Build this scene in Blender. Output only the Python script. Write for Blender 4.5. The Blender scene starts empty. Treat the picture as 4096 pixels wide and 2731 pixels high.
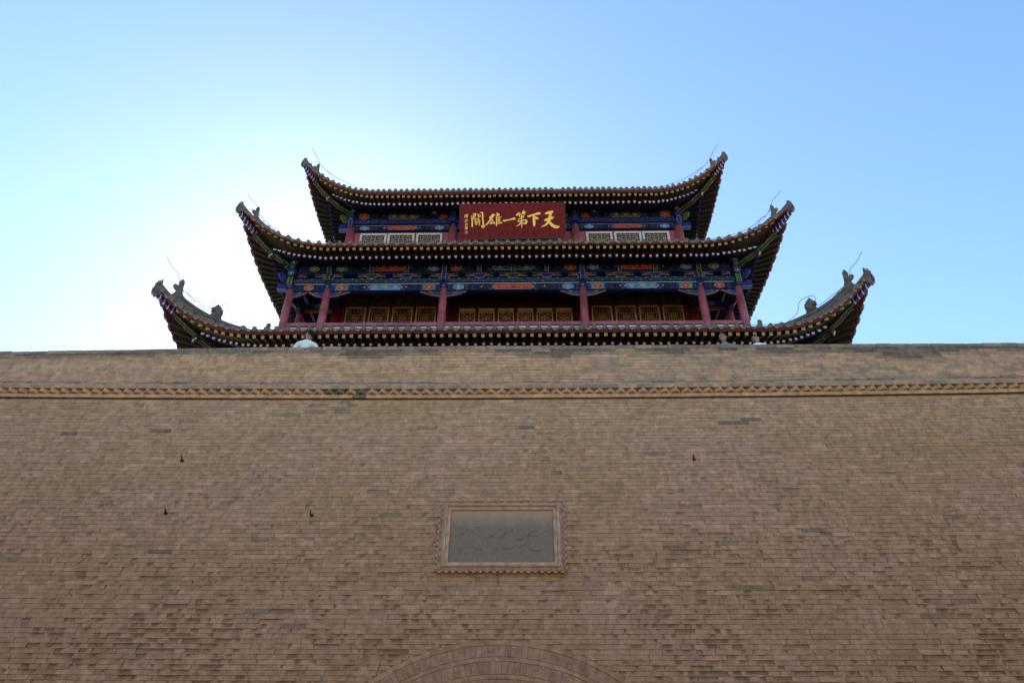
import bpy, bmesh, math, random
import numpy as np
from mathutils import Vector, Matrix, noise
random.seed(7); np.random.seed(7)
sc = bpy.context.scene
C = sc.collection
rad = math.radians

# ------------------------------------------------------------------ camera
# world origin is the camera's eye height above the courtyard; ground at z = GZ
GZ = -1.6
F, PITCH, YAW, ROLL, CX = 2883.97, 0.622547, -0.0214331, 0.0066511, 0.39984
fw = Vector((math.sin(YAW)*math.cos(PITCH), math.cos(YAW)*math.cos(PITCH), math.sin(PITCH)))
rt = Vector((math.cos(YAW), -math.sin(YAW), 0)); up = rt.cross(fw)
r2 = rt*math.cos(ROLL)+up*math.sin(ROLL); u2 = -rt*math.sin(ROLL)+up*math.cos(ROLL)
cd = bpy.data.cameras.new('camera'); cam = bpy.data.objects.new('camera', cd); C.objects.link(cam)
cd.sensor_width = 36; cd.lens = F/4096*36; cd.clip_start = .05; cd.clip_end = 3000
cam.matrix_world = Matrix(((r2.x, u2.x, -fw.x, CX), (r2.y, u2.y, -fw.y, 0), (r2.z, u2.z, -fw.z, 0), (0, 0, 0, 1)))
sc.camera = cam

# ------------------------------------------------------------------ daylight
SUN_EL, SUN_AZ = rad(35), rad(-18.5)      # sun behind the tower, a little left of it
w = bpy.data.worlds.new('World'); sc.world = w; w.use_nodes = True
nt = w.node_tree; bg = nt.nodes['Background']
sky = nt.nodes.new('ShaderNodeTexSky'); sky.sky_type = 'NISHITA'; sky.sun_disc = False
sky.sun_elevation = SUN_EL; sky.sun_rotation = SUN_AZ
sky.air_density = 1.0; sky.dust_density = .62; sky.ozone_density = 2.2; sky.altitude = 1500
hs = nt.nodes.new('ShaderNodeHueSaturation'); hs.inputs['Hue'].default_value = .497; hs.inputs['Saturation'].default_value = 1.04
nt.links.new(sky.outputs[0], hs.inputs['Color']); nt.links.new(hs.outputs[0], bg.inputs[0]); bg.inputs[1].default_value = 0.092
sd = bpy.data.lights.new('sun', 'SUN'); sd.energy = 4.6; sd.angle = rad(.5); sd.color = (1, .94, .84)
sun = bpy.data.objects.new('sun', sd); C.objects.link(sun); sun.location = (-20, 60, 60)
sdir = Vector((math.sin(SUN_AZ)*math.cos(SUN_EL), math.cos(SUN_AZ)*math.cos(SUN_EL), math.sin(SUN_EL)))
sun.rotation_euler = (-sdir).to_track_quat('-Z', 'Y').to_euler()
vs = sc.view_settings; vs.view_transform = 'Standard'; vs.look = 'None'; vs.gamma = 1; vs.use_curve_mapping = False
vs.exposure = 2.05

# ------------------------------------------------------------------ materials
def new_mat(name):
    m = bpy.data.materials.new(name); m.use_nodes = True
    return m, m.node_tree.nodes, m.node_tree.links, m.node_tree.nodes['Principled BSDF']
def ramp_mix(N, L, fac, a, b, lo=.35, hi=.65):
    mr = N.new('ShaderNodeMapRange'); mr.inputs['From Min'].default_value = lo; mr.inputs['From Max'].default_value = hi
    L.new(fac, mr.inputs['Value'])
    mx = N.new('ShaderNodeMix'); mx.data_type = 'RGBA'; L.new(mr.outputs[0], mx.inputs['Factor'])
    for i, v in ((6, a), (7, b)):
        if isinstance(v, tuple): mx.inputs[i].default_value = v+(1,) if len(v) == 3 else v
        else: L.new(v, mx.inputs[i])
    return mx.outputs[2]
def noise_tex(N, L, scale, detail=4, coord='Object', stretch=None):
    tc = N.new('ShaderNodeTexCoord'); n = N.new('ShaderNodeTexNoise')
    n.inputs['Scale'].default_value = scale; n.inputs['Detail'].default_value = detail
    if stretch:
        mp = N.new('ShaderNodeMapping'); mp.inputs['Scale'].default_value = stretch
        L.new(tc.outputs[coord], mp.inputs[0]); L.new(mp.outputs[0], n.inputs['Vector'])
    else: L.new(tc.outputs[coord], n.inputs['Vector'])
    return n.outputs['Fac']
def bump(N, L, B, h, strength=.3, dist=.01):
    b = N.new('ShaderNodeBump'); b.inputs['Strength'].default_value = strength; b.inputs['Distance'].default_value = dist
    L.new(h, b.inputs['Height']); L.new(b.outputs[0], B.inputs['Normal'])
MAT = {}
def paint(name, col, rough=.6, var=.25, scale=6, dist=.004):
    m, N, L, B = new_mat(name)
    d = tuple(c*(1-var) for c in col); g = sum(col)/3
    l = tuple(min(1, (c*.85+g*.15)*(1+var)) for c in col)
    n = noise_tex(N, L, scale, 6)
    L.new(ramp_mix(N, L, n, d, l), B.inputs['Base Color'])
    B.inputs['Roughness'].default_value = rough
    if rough >= .6: B.inputs['Specular IOR Level'].default_value = .22
    bump(N, L, B, noise_tex(N, L, scale*8, 3), .25, dist)
    MAT[name] = m; return m
paint('column_red', (0.2295, 0.0474, 0.0574), .5, .26, 3)
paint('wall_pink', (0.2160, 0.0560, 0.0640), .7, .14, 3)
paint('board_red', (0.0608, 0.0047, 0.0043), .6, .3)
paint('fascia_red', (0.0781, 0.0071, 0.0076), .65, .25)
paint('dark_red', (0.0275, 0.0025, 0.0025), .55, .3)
paint('sign_red', (0.1224, 0.0026, 0.0047), .7, .12, 5)
paint('rafter_green', (0.0029, 0.0134, 0.0120), .6, .35)
paint('green', (0.0083, 0.0387, 0.0107), .6, .25)
paint('leaf_green', (0.0300, 0.0840, 0.0210), .65, .25)
paint('teal', (0.0102, 0.1224, 0.0969), .6, .2)
paint('blue', (0.0055, 0.0102, 0.1206), .6, .25)
paint('deep_blue', (0.0019, 0.0038, 0.0288), .6, .25)
paint('sky_blue', (0.0260, 0.1820, 0.2730), .6, .2)
paint('orange_red', (0.2678, 0.0251, 0.0101), .6, .2)
paint('salmon', (0.3000, 0.1140, 0.0960), .65, .15)
paint('white_paint', (0.4185, 0.4050, 0.3847), .6, .10)
paint('cream', (0.2635, 0.2319, 0.1739), .65, .15)
paint('gold', (.85, .56, .08), .35, .1)
paint('yellow', (0.3000, 0.2280, 0.0300), .55, .15)
paint('lattice_yellow', (0.2916, 0.1701, 0.0583), .55, .2)
paint('landscape_panel', (.055, .036, .014), .6, .6, 5)
paint('tile_end', (0.1547, 0.1378, 0.1109), .9, .3, 9, .01)
paint('eye_white', (.70, .76, .84), .5, .05)
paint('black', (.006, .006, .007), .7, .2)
paint('roof_grey', (0.1193, 0.1073, 0.0906), .9, .3, 9, .01)
paint('ridge_grey', (0.1138, 0.0972, 0.0759), .9, .35, 7, .02)
paint('tan_strip', (.30, .20, .11), .6, .1); paint('lit_edge', (.40, .40, .33), .6, .1)  # the second paint holds the light on the beam top edges
paint('rust', (.06, .022, .014), .9, .4, 20)
paint('wire_metal', (.06, .08, .12), .5, .2)
paint('stone_dark', (.11, .11, .10), .9, .3)
paint('skin', (.27, .135, .09), .5, .06, 20, .001)
paint('hair', (.010, .008, .007), .95, .3, 60)
paint('shirt_mint', (.60, .68, .62), .8, .05, 8)
paint('shirt_white', (.72, .73, .78), .8, .05, 8)
paint('shirt_teal', (.10, .22, .25), .8, .1, 8)
paint('trousers', (.04, .045, .06), .8, .15, 8)
paint('glass_lens', (.25, .27, .24), .1, .05)

def make_brick_mat(name, mort=False):
    m, N, L, B = new_mat(name)
    a = N.new('ShaderNodeAttribute'); a.attribute_name = 'Col'
    n1 = noise_tex(N, L, 9, 8); n2 = noise_tex(N, L, 70, 4)
    hs = N.new('ShaderNodeMix'); hs.data_type = 'RGBA'; hs.blend_type = 'MULTIPLY'
    hs.inputs['Factor'].default_value = 1
    L.new(a.outputs['Color'], hs.inputs[6])
    L.new(ramp_mix(N, L, n1, (.74, .74, .74), (1.16, 1.13, 1.1), .32, .68), hs.inputs[7])
    h2 = N.new('ShaderNodeMix'); h2.data_type = 'RGBA'; h2.blend_type = 'MULTIPLY'; h2.inputs['Factor'].default_value = 1
    L.new(hs.outputs[2], h2.inputs[6]); L.new(ramp_mix(N, L, n2, (.80, .80, .80), (1.14, 1.13, 1.12), .3, .7), h2.inputs[7])
    L.new(h2.outputs[2], B.inputs['Base Color'])
    B.inputs['Roughness'].default_value = .95; B.inputs['Specular IOR Level'].default_value = .15
    bump(N, L, B, n2, .55, .012)
    MAT[name] = m
make_brick_mat('brick')
# panel stone: dark grey slate with a dusty upper band
m, N, L, B = new_mat('panel_stone')
tc = N.new('ShaderNodeTexCoord'); sx = N.new('ShaderNodeSeparateXYZ'); L.new(tc.outputs['Object'], sx.inputs[0])
n = noise_tex(N, L, 5, 6); ad = N.new('ShaderNodeMath'); ad.operation = 'MULTIPLY_ADD'; ad.inputs[1].default_value = .35
L.new(n, ad.inputs[0]); L.new(sx.outputs['Z'], ad.inputs[2])
base = ramp_mix(N, L, noise_tex(N, L, 40, 5), (.180, .150, .098), (.250, .208, .138), .3, .7)
L.new(ramp_mix(N, L, ad.outputs[0], base, (.40, .30, .18), .33, .62), B.inputs['Base Color'])
B.inputs['Roughness'].default_value = .85; bump(N, L, B, noise_tex(N, L, 60, 4), .4, .006); MAT['panel_stone'] = m
# courtyard paving
m, N, L, B = new_mat('paving')
bt = N.new('ShaderNodeTexBrick'); bt.inputs['Scale'].default_value = 1.6; bt.inputs['Color1'].default_value = (.30, .225, .14, 1)
bt.inputs['Color2'].default_value = (.35, .265, .165, 1); bt.inputs['Mortar'].default_value = (.17, .13, .09, 1); bt.inputs['Mortar Size'].default_value = .012
tc = N.new('ShaderNodeTexCoord'); L.new(tc.outputs['Object'], bt.inputs['Vector']); L.new(bt.outputs[0], B.inputs['Base Color'])
B.inputs['Roughness'].default_value = .95; MAT['paving'] = m

# ------------------------------------------------------------------ mesh builder
class MB:
    def __init__(s): s.v = []; s.f = []; s.m = []; s.mats = []
    def mi(s, mat):
        if mat not in s.mats: s.mats.append(mat)
        return s.mats.index(mat)
    def add(s, vs, fs, mat):
        o = len(s.v); s.v += [tuple(p) for p in vs]
        if isinstance(mat, str): i = s.mi(mat); s.m += [i]*len(fs)
        else: s.m += [s.mi(x) for x in mat]
        s.f += [tuple(o+i for i in f) for f in fs]
    def box(s, x0, x1, y0, y1, z0, z1, mat, bottom=None):
        vs = [(x0,y0,z0),(x1,y0,z0),(x1,y1,z0),(x0,y1,z0),(x0,y0,z1),(x1,y0,z1),(x1,y1,z1),(x0,y1,z1)]
        fs = [(3,2,1,0),(4,5,6,7),(0,1,5,4),(1,2,6,5),(2,3,7,6),(3,0,4,7)]
        s.add(vs, fs, [bottom or mat]+[mat]*5)
    def hexa(s, P, mat):    # 8 points, same order as box
        s.add(P, [(3,2,1,0),(4,5,6,7),(0,1,5,4),(1,2,6,5),(2,3,7,6),(3,0,4,7)], mat)
    def poly(s, pts, mat): s.add(pts, [tuple(range(len(pts)))], mat)
    def front(s, pts, y, mat, th=0.0):      # flat inlay in the XZ plane facing -Y
        s.poly([(x, y, z) for x, z in pts], mat)
    def prism(s, pts, vec, mat, side=None):  # closed 3D outline swept by vec
        n = len(pts); v = Vector(vec); a = [Vector(p) for p in pts]; b = [p+v for p in a]
        s.add(a+b, [tuple(range(n))[::-1], tuple(range(n, 2*n))]+[(i, (i+1)%n, n+(i+1)%n, n+i) for i in range(n)],
              [mat, mat]+[side or mat]*n)
    def tube(s, pts, r, mat, n=6, cap=True):
        pts = [Vector(p) for p in pts]; rs = r if isinstance(r, (list, tuple)) else [r]*len(pts)
        vs = []; prev = None
        for i, p in enumerate(pts):
            t = (pts[min(i+1, len(pts)-1)]-pts[max(i-1, 0)]).normalized()
            a = t.cross(Vector((0, 0, 1)))
            if a.length < .05: a = t.cross(Vector((0, 1, 0)))
            a.normalize()
            if prev and a.dot(prev) < 0: a = -a
            prev = a; b = t.cross(a)
            for k in range(n):
                an = 2*math.pi*k/n; vs.append(p+(a*math.cos(an)+b*math.sin(an))*rs[i])
        fs = [(i*n+k, i*n+(k+1)%n, (i+1)*n+(k+1)%n, (i+1)*n+k) for i in range(len(pts)-1) for k in range(n)]
        if cap: fs += [tuple(range(n))[::-1], tuple(range((len(pts)-1)*n, len(pts)*n))]
        s.add(vs, fs, mat)
    def sweep(s, pts, w, h, mat, side=Vector((0,0,0)), base=0):  # rectangular bar along pts; side = lateral direction; from z+base up h
        vs = []
        for i, p in enumerate(pts):
            p = Vector(p); ww = w[i] if isinstance(w, list) else w; hh = h[i] if isinstance(h, list) else h
            a = side*ww/2; z0 = Vector((0,0,base)); z1 = Vector((0,0,base+hh))
            vs += [p-a+z0, p+a+z0, p+a+z1, p-a+z1]
        n = len(pts); fs = [(i*4+k, i*4+(k+1)%4, (i+1)*4+(k+1)%4, (i+1)*4+k) for i in range(n-1) for k in range(4)]
        fs += [(3,2,1,0), tuple(range((n-1)*4, n*4))]
        s.add(vs, fs, mat)
    def ribbon(s, st, origin, ax, ay, nrm, mat, th=.006, n=6):
        # brush stroke: st = [(x, y, w)...] -> smooth tapered ribbon raised by th
        pts = []
        for i in range(len(st)-1):
            p0 = st[max(i-1, 0)]; p1 = st[i]; p2 = st[i+1]; p3 = st[min(i+2, len(st)-1)]
            for j in range(n):
                t = j/n
                pts.append([.5*((2*p1[k])+(-p0[k]+p2[k])*t+(2*p0[k]-5*p1[k]+4*p2[k]-p3[k])*t*t+(-p0[k]+3*p1[k]-3*p2[k]+p3[k])*t**3) for k in range(3)])
        pts.append(list(st[-1]))
        L_ = []; R_ = []
        for i, p in enumerate(pts):
            a = pts[max(i-1, 0)]; b = pts[min(i+1, len(pts)-1)]
            dx, dy = b[0]-a[0], b[1]-a[1]; l = math.hypot(dx, dy) or 1
            hw = max(p[2], .001)/2
            L_.append((p[0]-dy/l*hw, p[1]+dx/l*hw)); R_.append((p[0]+dy/l*hw, p[1]-dx/l*hw))
        # rounded ends
        def endcap(c, d, w_):
            return [(c[0]+w_/2*(d[0]*math.sin(a)-d[1]*math.cos(a)), c[1]+w_/2*(d[1]*math.sin(a)+d[0]*math.cos(a))) for a in (.8, 1.57, 2.34)]
        d1 = (pts[-1][0]-pts[-2][0], pts[-1][1]-pts[-2][1]); l = math.hypot(*d1) or 1; d1 = (d1[0]/l, d1[1]/l)
        d0 = (pts[0][0]-pts[1][0], pts[0][1]-pts[1][1]); l = math.hypot(*d0) or 1; d0 = (d0[0]/l, d0[1]/l)
        W = lambda p, h: origin+ax*p[0]+ay*p[1]+nrm*h
        m_ = len(L_)
        vs = [W(p, th) for p in L_]+[W(p, th) for p in R_]+[W(p, -.004) for p in L_]+[W(p, -.004) for p in R_]
        fs = []
        for i in range(m_-1):
            fs += [(i, i+1, m_+i+1, m_+i), (2*m_+i, i, i+1, 2*m_+i+1)[::-1], (3*m_+i, m_+i, m_+i+1, 3*m_+i+1)]
        s.add(vs, fs, mat)
        for c, d, i in ((pts[-1], d1, m_-1), (pts[0], d0, 0)):
            e = endcap(c, d, max(c[2], .001))
            ring = [L_[i]]+(e if d is d1 else e[::-1])+[R_[i]]
            if d is d0: ring = [L_[i]]+e[::-1]+[R_[i]]
            k = len(ring); s.add([W(p, th) for p in ring]+[W(p, -.004) for p in ring],
                                 [tuple(range(k))]+[(j, j+1, k+j+1, k+j) for j in range(k-1)], mat)
    def mesh(s, name, smooth=False):
        me = bpy.data.meshes.new(name); me.from_pydata(s.v, [], s.f)
        for x in s.mats: me.materials.append(MAT[x])
        me.polygons.foreach_set('material_index', s.m)
        if smooth: me.polygons.foreach_set('use_smooth', [True]*len(me.polygons))
        me.update(); return me
    def build(s, name, parent=None, smooth=False, fix=True):
        me = s.mesh(name, smooth)
        if fix:
            bm = bmesh.new(); bm.from_mesh(me); bmesh.ops.recalc_face_normals(bm, faces=bm.faces); bm.to_mesh(me); bm.free()
        return link(name, me, parent)
WM = {}
def link(name, data, parent=None, M=None):
    o = bpy.data.objects.new(name, data); C.objects.link(o)
    if M is None: M = Matrix.Identity(4)
    WM[o.name] = M
    if parent: o.parent = parent; o.matrix_basis = WM[parent.name].inverted() @ M
    else: o.matrix_basis = M
    return o
def thing(name, label, cat, loc=(0,0,0), group=None, M=None):
    o = link(name, None, None, M or Matrix.Translation(loc)); o.empty_display_size = .3
    o['label'] = label; o['category'] = cat
    if group: o['group'] = group
    return o
def tag(o, label, cat, group=None):
    o['label'] = label; o['category'] = cat
    if group: o['group'] = group
    return o
def struct(name, mb, parent=None):
    o = mb.build(name, parent); o['kind'] = 'structure'; return o
def frame_from(A, xdir, ydir, zdir):
    return Matrix(((xdir.x, ydir.x, zdir.x, A.x), (xdir.y, ydir.y, zdir.y, A.y), (xdir.z, ydir.z, zdir.z, A.z), (0,0,0,1)))
# ------------------------------------------------------------------ ground and platform
g = MB(); g.box(-400, 400, -400, 400, GZ-.5, GZ, 'paving'); struct('ground', g)
TB = .12; W0 = 11.2                      # battered wall face: y = W0 + TB*z
WX = 15.0
ARC, ARZ, ARR = -.01, -.646, 3.35        # gate arch: centre x, centre z, outer radius
WALK = 7.72
wall = thing('fortress_wall', 'broad battered tan brick gate wall filling the lower half under the tower', 'wall', (0, 12, GZ))

def sag(x, z): return .0008*x*x*max(0, min(1, z/7.3))   # courses ride up a little towards the ends
def ctop(x): return -.012*max(0, -x-4.8)
def fbm(x, y, z): return noise.noise(Vector((x, y, z)))
def wear(z): return max(0., min(1., (7.0-z)/4.6))**1.2
def lerp(a, b, t): return tuple(a[i]+(b[i]-a[i])*t for i in range(3))
PINK = (.447, .301, .177); LIGHT = (.54, .365, .226); YEL = (.415, .280, .142); GREY = (.205, .168, .118); DARK = (.15, .096, .054); CORE = (.285, .190, .098)
def brick_col(x, z, r):
    n = fbm(x*.35, 3.1, z*.9); n2 = fbm(x*1.7, 9.2, z*3.1)
    c = lerp(PINK, YEL, max(0, min(1, .40+n*1.0+n2*.3)))
    if r < .10: c = lerp(c, LIGHT, .55)
    elif r < .26: c = lerp(c, LIGHT, .30)
    elif r > .993: c = lerp(c, GREY, .6)
    elif r > .84: c = lerp(c, YEL, .7)
    if -3.9 < x < -2.0 and z > 6.98:         # repaired grey bricks below the frieze
        if random.random() < .38: c = lerp(c, GREY, .7)
    k = .965+.07*random.random()
    return tuple(a*k for a in c)
class Bricks:
    def __init__(s): s.v = []; s.f = []; s.c = []
    def brick(s, x0, x1, z0, z1, yf, col, chip=0., nc=6, depth=.06, jit=.003, back=None):
        o = len(s.v); rows = 3; sd = random.random()*50
        e1 = random.uniform(-jit, jit)
        zs_mid = z0+(z1-z0)*random.uniform(.4, .62)
        off = random.uniform(-.002, .0025)*(1+chip)
        whole = chip > 0 and random.random() < chip*.04
        for j in range(rows):
            for i in range(nc+1):
                x = x0+(x1-x0)*i/nc
                z = (z0, zs_mid, z1)[j]
                if 0 < i < nc: z += random.uniform(-jit, jit)*(1.3 if j == 1 else .7)
                d = off+random.uniform(-.0012, .0012); cc = col
                if chip > 0:
                    q = fbm(x*6.5+sd, sd, 1.3)+.45*fbm(x*15+sd, 4.2, sd)+.32*fbm(x*.9, 7.7, z*1.6)
                    thr = .64-chip*.56
                    if q > thr or whole:
                        t = min(1, (q-thr)*6) if not whole else .8
                        a = (.0, .75, 1.0)[j]*t
                        d += .022*a; cc = lerp(col, CORE, min(1, a*1.25))
                        if j == 1: z -= (z1-z0)*.16*t*math.sin(sd)
                zz = z+sag(x, z)
                s.v.append((x, yf(x, zz)+d, zz)); s.c.append(cc+(1,))
        w_ = nc+1
        for j in range(rows-1):
            for i in range(nc): a = o+j*w_+i; s.f.append((a, a+1, a+w_+1, a+w_))
        per = [o+i for i in range(w_)]+[o+w_+nc, o+2*w_+nc]+[o+2*w_+nc-1-i for i in range(nc)]+[o+w_]
        b = len(s.v)
        for p in per:
            x, y, z = s.v[p]; s.v.append((x, (yf(x, z)+depth), z)); s.c.append(tuple(q*.8 for q in s.c[p][:3])+(1,))
        n = len(per)
        for i in range(n): s.f.append((per[(i+1) % n], per[i], b+i, b+(i+1) % n))
    def hexa(s, P, col):
        o = len(s.v); s.v += [tuple(p) for p in P]; s.c += [col+(1,)]*8
        s.f += [tuple(o+i for i in f) for f in [(3,2,1,0),(4,5,6,7),(0,1,5,4),(1,2,6,5),(2,3,7,6),(3,0,4,7)]]
    def build(s, name, parent=None, M=None):
        me = bpy.data.meshes.new(name); me.from_pydata(s.v, [], s.f); me.materials.append(MAT['brick'])
        a = me.color_attributes.new('Col', 'FLOAT_COLOR', 'POINT'); a.data.foreach_set('color', np.array(s.c, 'f').ravel())
        me.update(); return link(name, me, parent, M)
yface = lambda x, z: W0+TB*z

# wall bricks
rows = []; PITCH_B = .0757; z = GZ
K = int((7.27-GZ)/PITCH_B)
allb = []
def blocked(xa, xb, za, zb):
    # returns trimmed interval(s) outside the arch ring and the plaque recess
    zc = (za+zb)/2; segs = [(xa, xb)]; cuts = []
    if zc < ARZ: cuts.append((ARC-ARR, ARC+ARR))
    elif zc < ARZ+ARR:
        h = math.sqrt(max(0, ARR**2-(zc-ARZ)**2)); cuts.append((ARC-h, ARC+h))
    if 3.76 < zc < 5.04: cuts.append((-1.06, 1.06))
    for c0, c1 in cuts:
        n = []
        for a, b in segs:
            if b <= c0 or a >= c1: n.append((a, b)); continue
            if a < c0-.03: n.append((a, c0))
            if b > c1+.03: n.append((c1, b))
        segs = n
    return segs
for k in range(K):
    z0 = GZ+k*PITCH_B; z1 = z0+PITCH_B; x = -WX-random.random()*.3
    while x < WX:
        wd = random.choice((.385, .385, .385, .19, .30)) if k % 5 else random.choice((.19, .385))
        for a, b in blocked(x, x+wd, z0, z1): allb.append((a, b, z0, z1, random.random()))
        x += wd
def score(b):
    xa, xb, za, zb, r = b; xm = (xa+xb)/2; zm = (za+zb)/2; y = W0+TB*zm
    d = Vector((xm-CX, y, zm)); D = d.dot(fw)
    if zm < 2.15 or abs(F*d.dot(r2)/D) > 2000 or F*-d.dot(u2)/D > 1340: return 0
    return (xb-xa)*F/D
order = sorted(range(len(allb)), key=lambda i: -score(allb[i])); single = set(order[:300])
rest = Bricks(); low = Bricks()
gap = .0023
spots = [(-8.2, 6.45), (-6.65, 6.55), (.45, 6.62), (4.62, 6.75), (-5.7, 4.1), (-9.6, 5.95), (4.3, 6.72)]
for i, (xa, xb, za, zb, r) in enumerate(allb):
    xm, zm = (xa+xb)/2, (za+zb)/2
    c = brick_col(xm, zm, r)
    for sx_, sz_ in spots:
        if abs(xm-sx_) < .2 and abs(zm-sz_) < .04: c = GREY
    vis = zm > 1.7 and abs(xm) < 13
    chip = wear(zm)*(.75+.5*fbm(xm*.4, 1, zm*.5)) if vis else 0
    gx = gap*(1.0 if random.random() < .75 else 1.9)
    if i in single:
        B_ = Bricks(); B_.brick(xa+gx, xb-gx, za+gap, zb-gap, yface, c, chip, nc=8); B_.build('brick', wall)
    else:
        (rest if vis else low).brick(xa+gx, xb-gx, za+gap, zb-gap, yface, c, chip, nc=8 if vis else 1)
o = rest.build('wall_bricks', wall); o['kind'] = 'stuff'
o = low.build('outlying_wall_bricks', wall); o['kind'] = 'stuff'
# mortar bed and mass of the wall
core = Bricks()
MORT = (.33, .235, .145)
def mdepth(z): return .006+.022*wear(z)
xs = np.linspace(-WX, WX, 61); zs = list(np.linspace(GZ, 7.28, 48))
def incut(x, z):
    return (z < ARZ and abs(x-ARC) < ARR-.5) or (z >= ARZ and math.hypot(x-ARC, z-ARZ) < ARR-.5)
o0 = len(core.v)
for zz in zs:
    for x in xs:
        core.v.append((x, W0+TB*(zz+sag(x, zz))+mdepth(zz), zz+sag(x, zz))); core.c.append(MORT+(1,))
nx = len(xs)
for j in range(len(zs)-1):
    for i in range(nx-1):
        cx_, cz_ = (xs[i]+xs[i+1])/2, (zs[j]+zs[j+1])/2
        if incut(cx_, cz_): continue
        a = o0+j*nx+i; core.f.append((a, a+1, a+nx+1, a+nx))
BK = 46
for sx_ in (-1, 1):
    x = sx_*WX; core.hexa([(x-.02, W0+TB*GZ+.05, GZ), (x+.02, W0+TB*GZ+.05, GZ), (x+.02, BK, GZ), (x-.02, BK, GZ),
        (x-.02, W0+TB*7.2+.05, WALK), (x+.02, W0+TB*7.2+.05, WALK), (x+.02, BK, WALK), (x-.02, BK, WALK)], PINK)
core.hexa([(-WX, 12.3, WALK-.12), (WX, 12.3, WALK-.12), (WX, BK, WALK-.12), (-WX, BK, WALK-.12), (-WX, 12.3, WALK), (WX, 12.3, WALK), (WX, BK, WALK), (-WX, BK, WALK)], GREY)
core.hexa([(-WX, BK, GZ), (WX, BK, GZ), (WX, BK+.2, GZ), (-WX, BK+.2, GZ), (-WX, BK, WALK), (WX, BK, WALK), (WX, BK+.2, WALK), (-WX, BK+.2, WALK)], PINK)
core.build('wall_core', wall)
# arch rings: header and stretcher courses of the gate arch
rings = [(ARR, ARR-.073, .30), (ARR-.073, ARR-.243, .088), (ARR-.243, ARR-.308, .30), (ARR-.308, ARR-.488, .092), (ARR-.488, ARR-.553, .30), (ARR-.553, ARR-.733, .092)]
hid = Bricks()
for ri, (ro, rin, ln) in enumerate(rings):
    n = int(math.pi*ro/ln)
    for k in range(n):
        a0 = math.pi*k/n; a1 = math.pi*(k+1)/n; am = (a0+a1)/2
        ga = .0035/ro*(1.0 if ln > .2 else 1.25); gr = .003
        c = lerp(PINK, (.37, .245, .150) if ri % 2 else YEL, .45+.3*random.random()); kk = .88+.22*random.random(); c = tuple(q*kk for q in c)
        P = []
        dd = random.uniform(-.002, .006)-(.006 if ri % 2 == 0 else 0)
        for dep in (dd, .35 if ri == 5 else .07):
            for (a, r) in ((a0+ga, rin+gr), (a1-ga, rin+gr), (a1-ga, ro-gr), (a0+ga, ro-gr)):
                X = ARC+math.cos(a)*r+random.uniform(-.0015, .0015); Z = ARZ+math.sin(a)*r; P.append((X, W0+TB*Z+dep, Z))
        P = [P[0], P[1], P[5], P[4], P[3], P[2], P[6], P[7]]
        zvis = ARZ+math.sin(am)*ro > 2.05
        if zvis:
            B_ = Bricks(); B_.hexa(P, c); B_.build('arch_brick', wall)
        else: hid.hexa(P, c)
for sx_ in (-1, 1):      # jambs below the springing
    for k in range(12):
        z0 = GZ+k*.0795; x0, x1 = ARC+sx_*2.62, ARC+sx_*3.35
        hid.hexa([(min(x0,x1), W0+TB*z0, z0), (max(x0,x1), W0+TB*z0, z0), (max(x0,x1), 12, z0), (min(x0,x1), 12, z0), (min(x0,x1), W0+TB*z0, z0+.074), (max(x0,x1), W0+TB*z0, z0+.074), (max(x0,x1), 12, z0+.074), (min(x0,x1), 12, z0+.074)], PINK)
    for k in range(8):   # mortar behind the ring
        pass
o = hid.build('gate_surround_bricks', wall); o['kind'] = 'stuff'
rb = Bricks()            # mortar bed of the arch ring
n = 64; o0 = 0
for k in range(n+1):
    a = math.pi*k/n
    for r in (ARR-.74, ARR+.02):
        X = ARC+math.cos(a)*r; Z = ARZ+math.sin(a)*r; rb.v.append((X, W0+TB*Z+.014, Z)); rb.c.append((.33, .245, .165, 1))
rb.f = [(2*k, 2*k+1, 2*k+3, 2*k+2) for k in range(n)]
# tunnel lining
for k in range(n+1):
    a = math.pi*k/n
    for y in (11.6, 26):
        X = ARC+math.cos(a)*2.617; Z = ARZ+math.sin(a)*2.617; rb.v.append((X, y, Z)); rb.c.append(DARK+(1,))
b = 2*(n+1); rb.f += [(b+2*k, b+2*k+1, b+2*k+3, b+2*k+2) for k in range(n)]
for sx_ in (-1, 1):
    b = len(rb.v); x = ARC+sx_*2.617
    rb.v += [(x, 11.6, GZ), (x, 26, GZ), (x, 26, ARZ), (x, 11.6, ARZ)]; rb.c += [DARK+(1,)]*4; rb.f.append((b, b+1, b+2, b+3))
b = len(rb.v); rb.v += [(-3, 25.9, GZ), (3, 25.9, GZ), (3, 25.9, 3), (-3, 25.9, 3)]; rb.c += [DARK+(1,)]*4; rb.f.append((b, b+1, b+2, b+3))
rb.build('gate_tunnel', wall)

# frieze: ledge course, diagonal dentils, upper course, mortar splash
FY = lambda z: W0+TB*z
def sg2(x): return sag(x, 7.3)
def crs(name, z0, z1, proud, cols, ln=.27, depth=.25, n_obj=True):
    x = -WX
    while x < WX:
        wd = ln*random.uniform(.92, 1.08); xm = x+wd/2; s_ = sg2(xm)
        c = cols(xm); kk = .9+.2*random.random(); c = tuple(q*kk for q in c)
        B_ = Bricks(); y = FY(z0)-proud+random.uniform(-.004, .004); g_ = .0022
        s0, s1 = sg2(x), sg2(x+wd)
        B_.hexa([(x+g_, y, z0+s0), (x+wd-g_, y, z0+s1), (x+wd-g_, y+depth, z0+s1), (x+g_, y+depth, z0+s0), (x+g_, y+.004, z1+s0), (x+wd-g_, y+.004, z1+s1), (x+wd-g_, y+depth, z1+s1), (x+g_, y+depth, z1+s0)], c)
        B_.build(name, wall); x += wd
def fcol(x):
    if -3.9 < x < -2.2 and random.random() < .32: return GREY
    return lerp(LIGHT, (.50, .34, .18), .35+.3*random.random())
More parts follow.
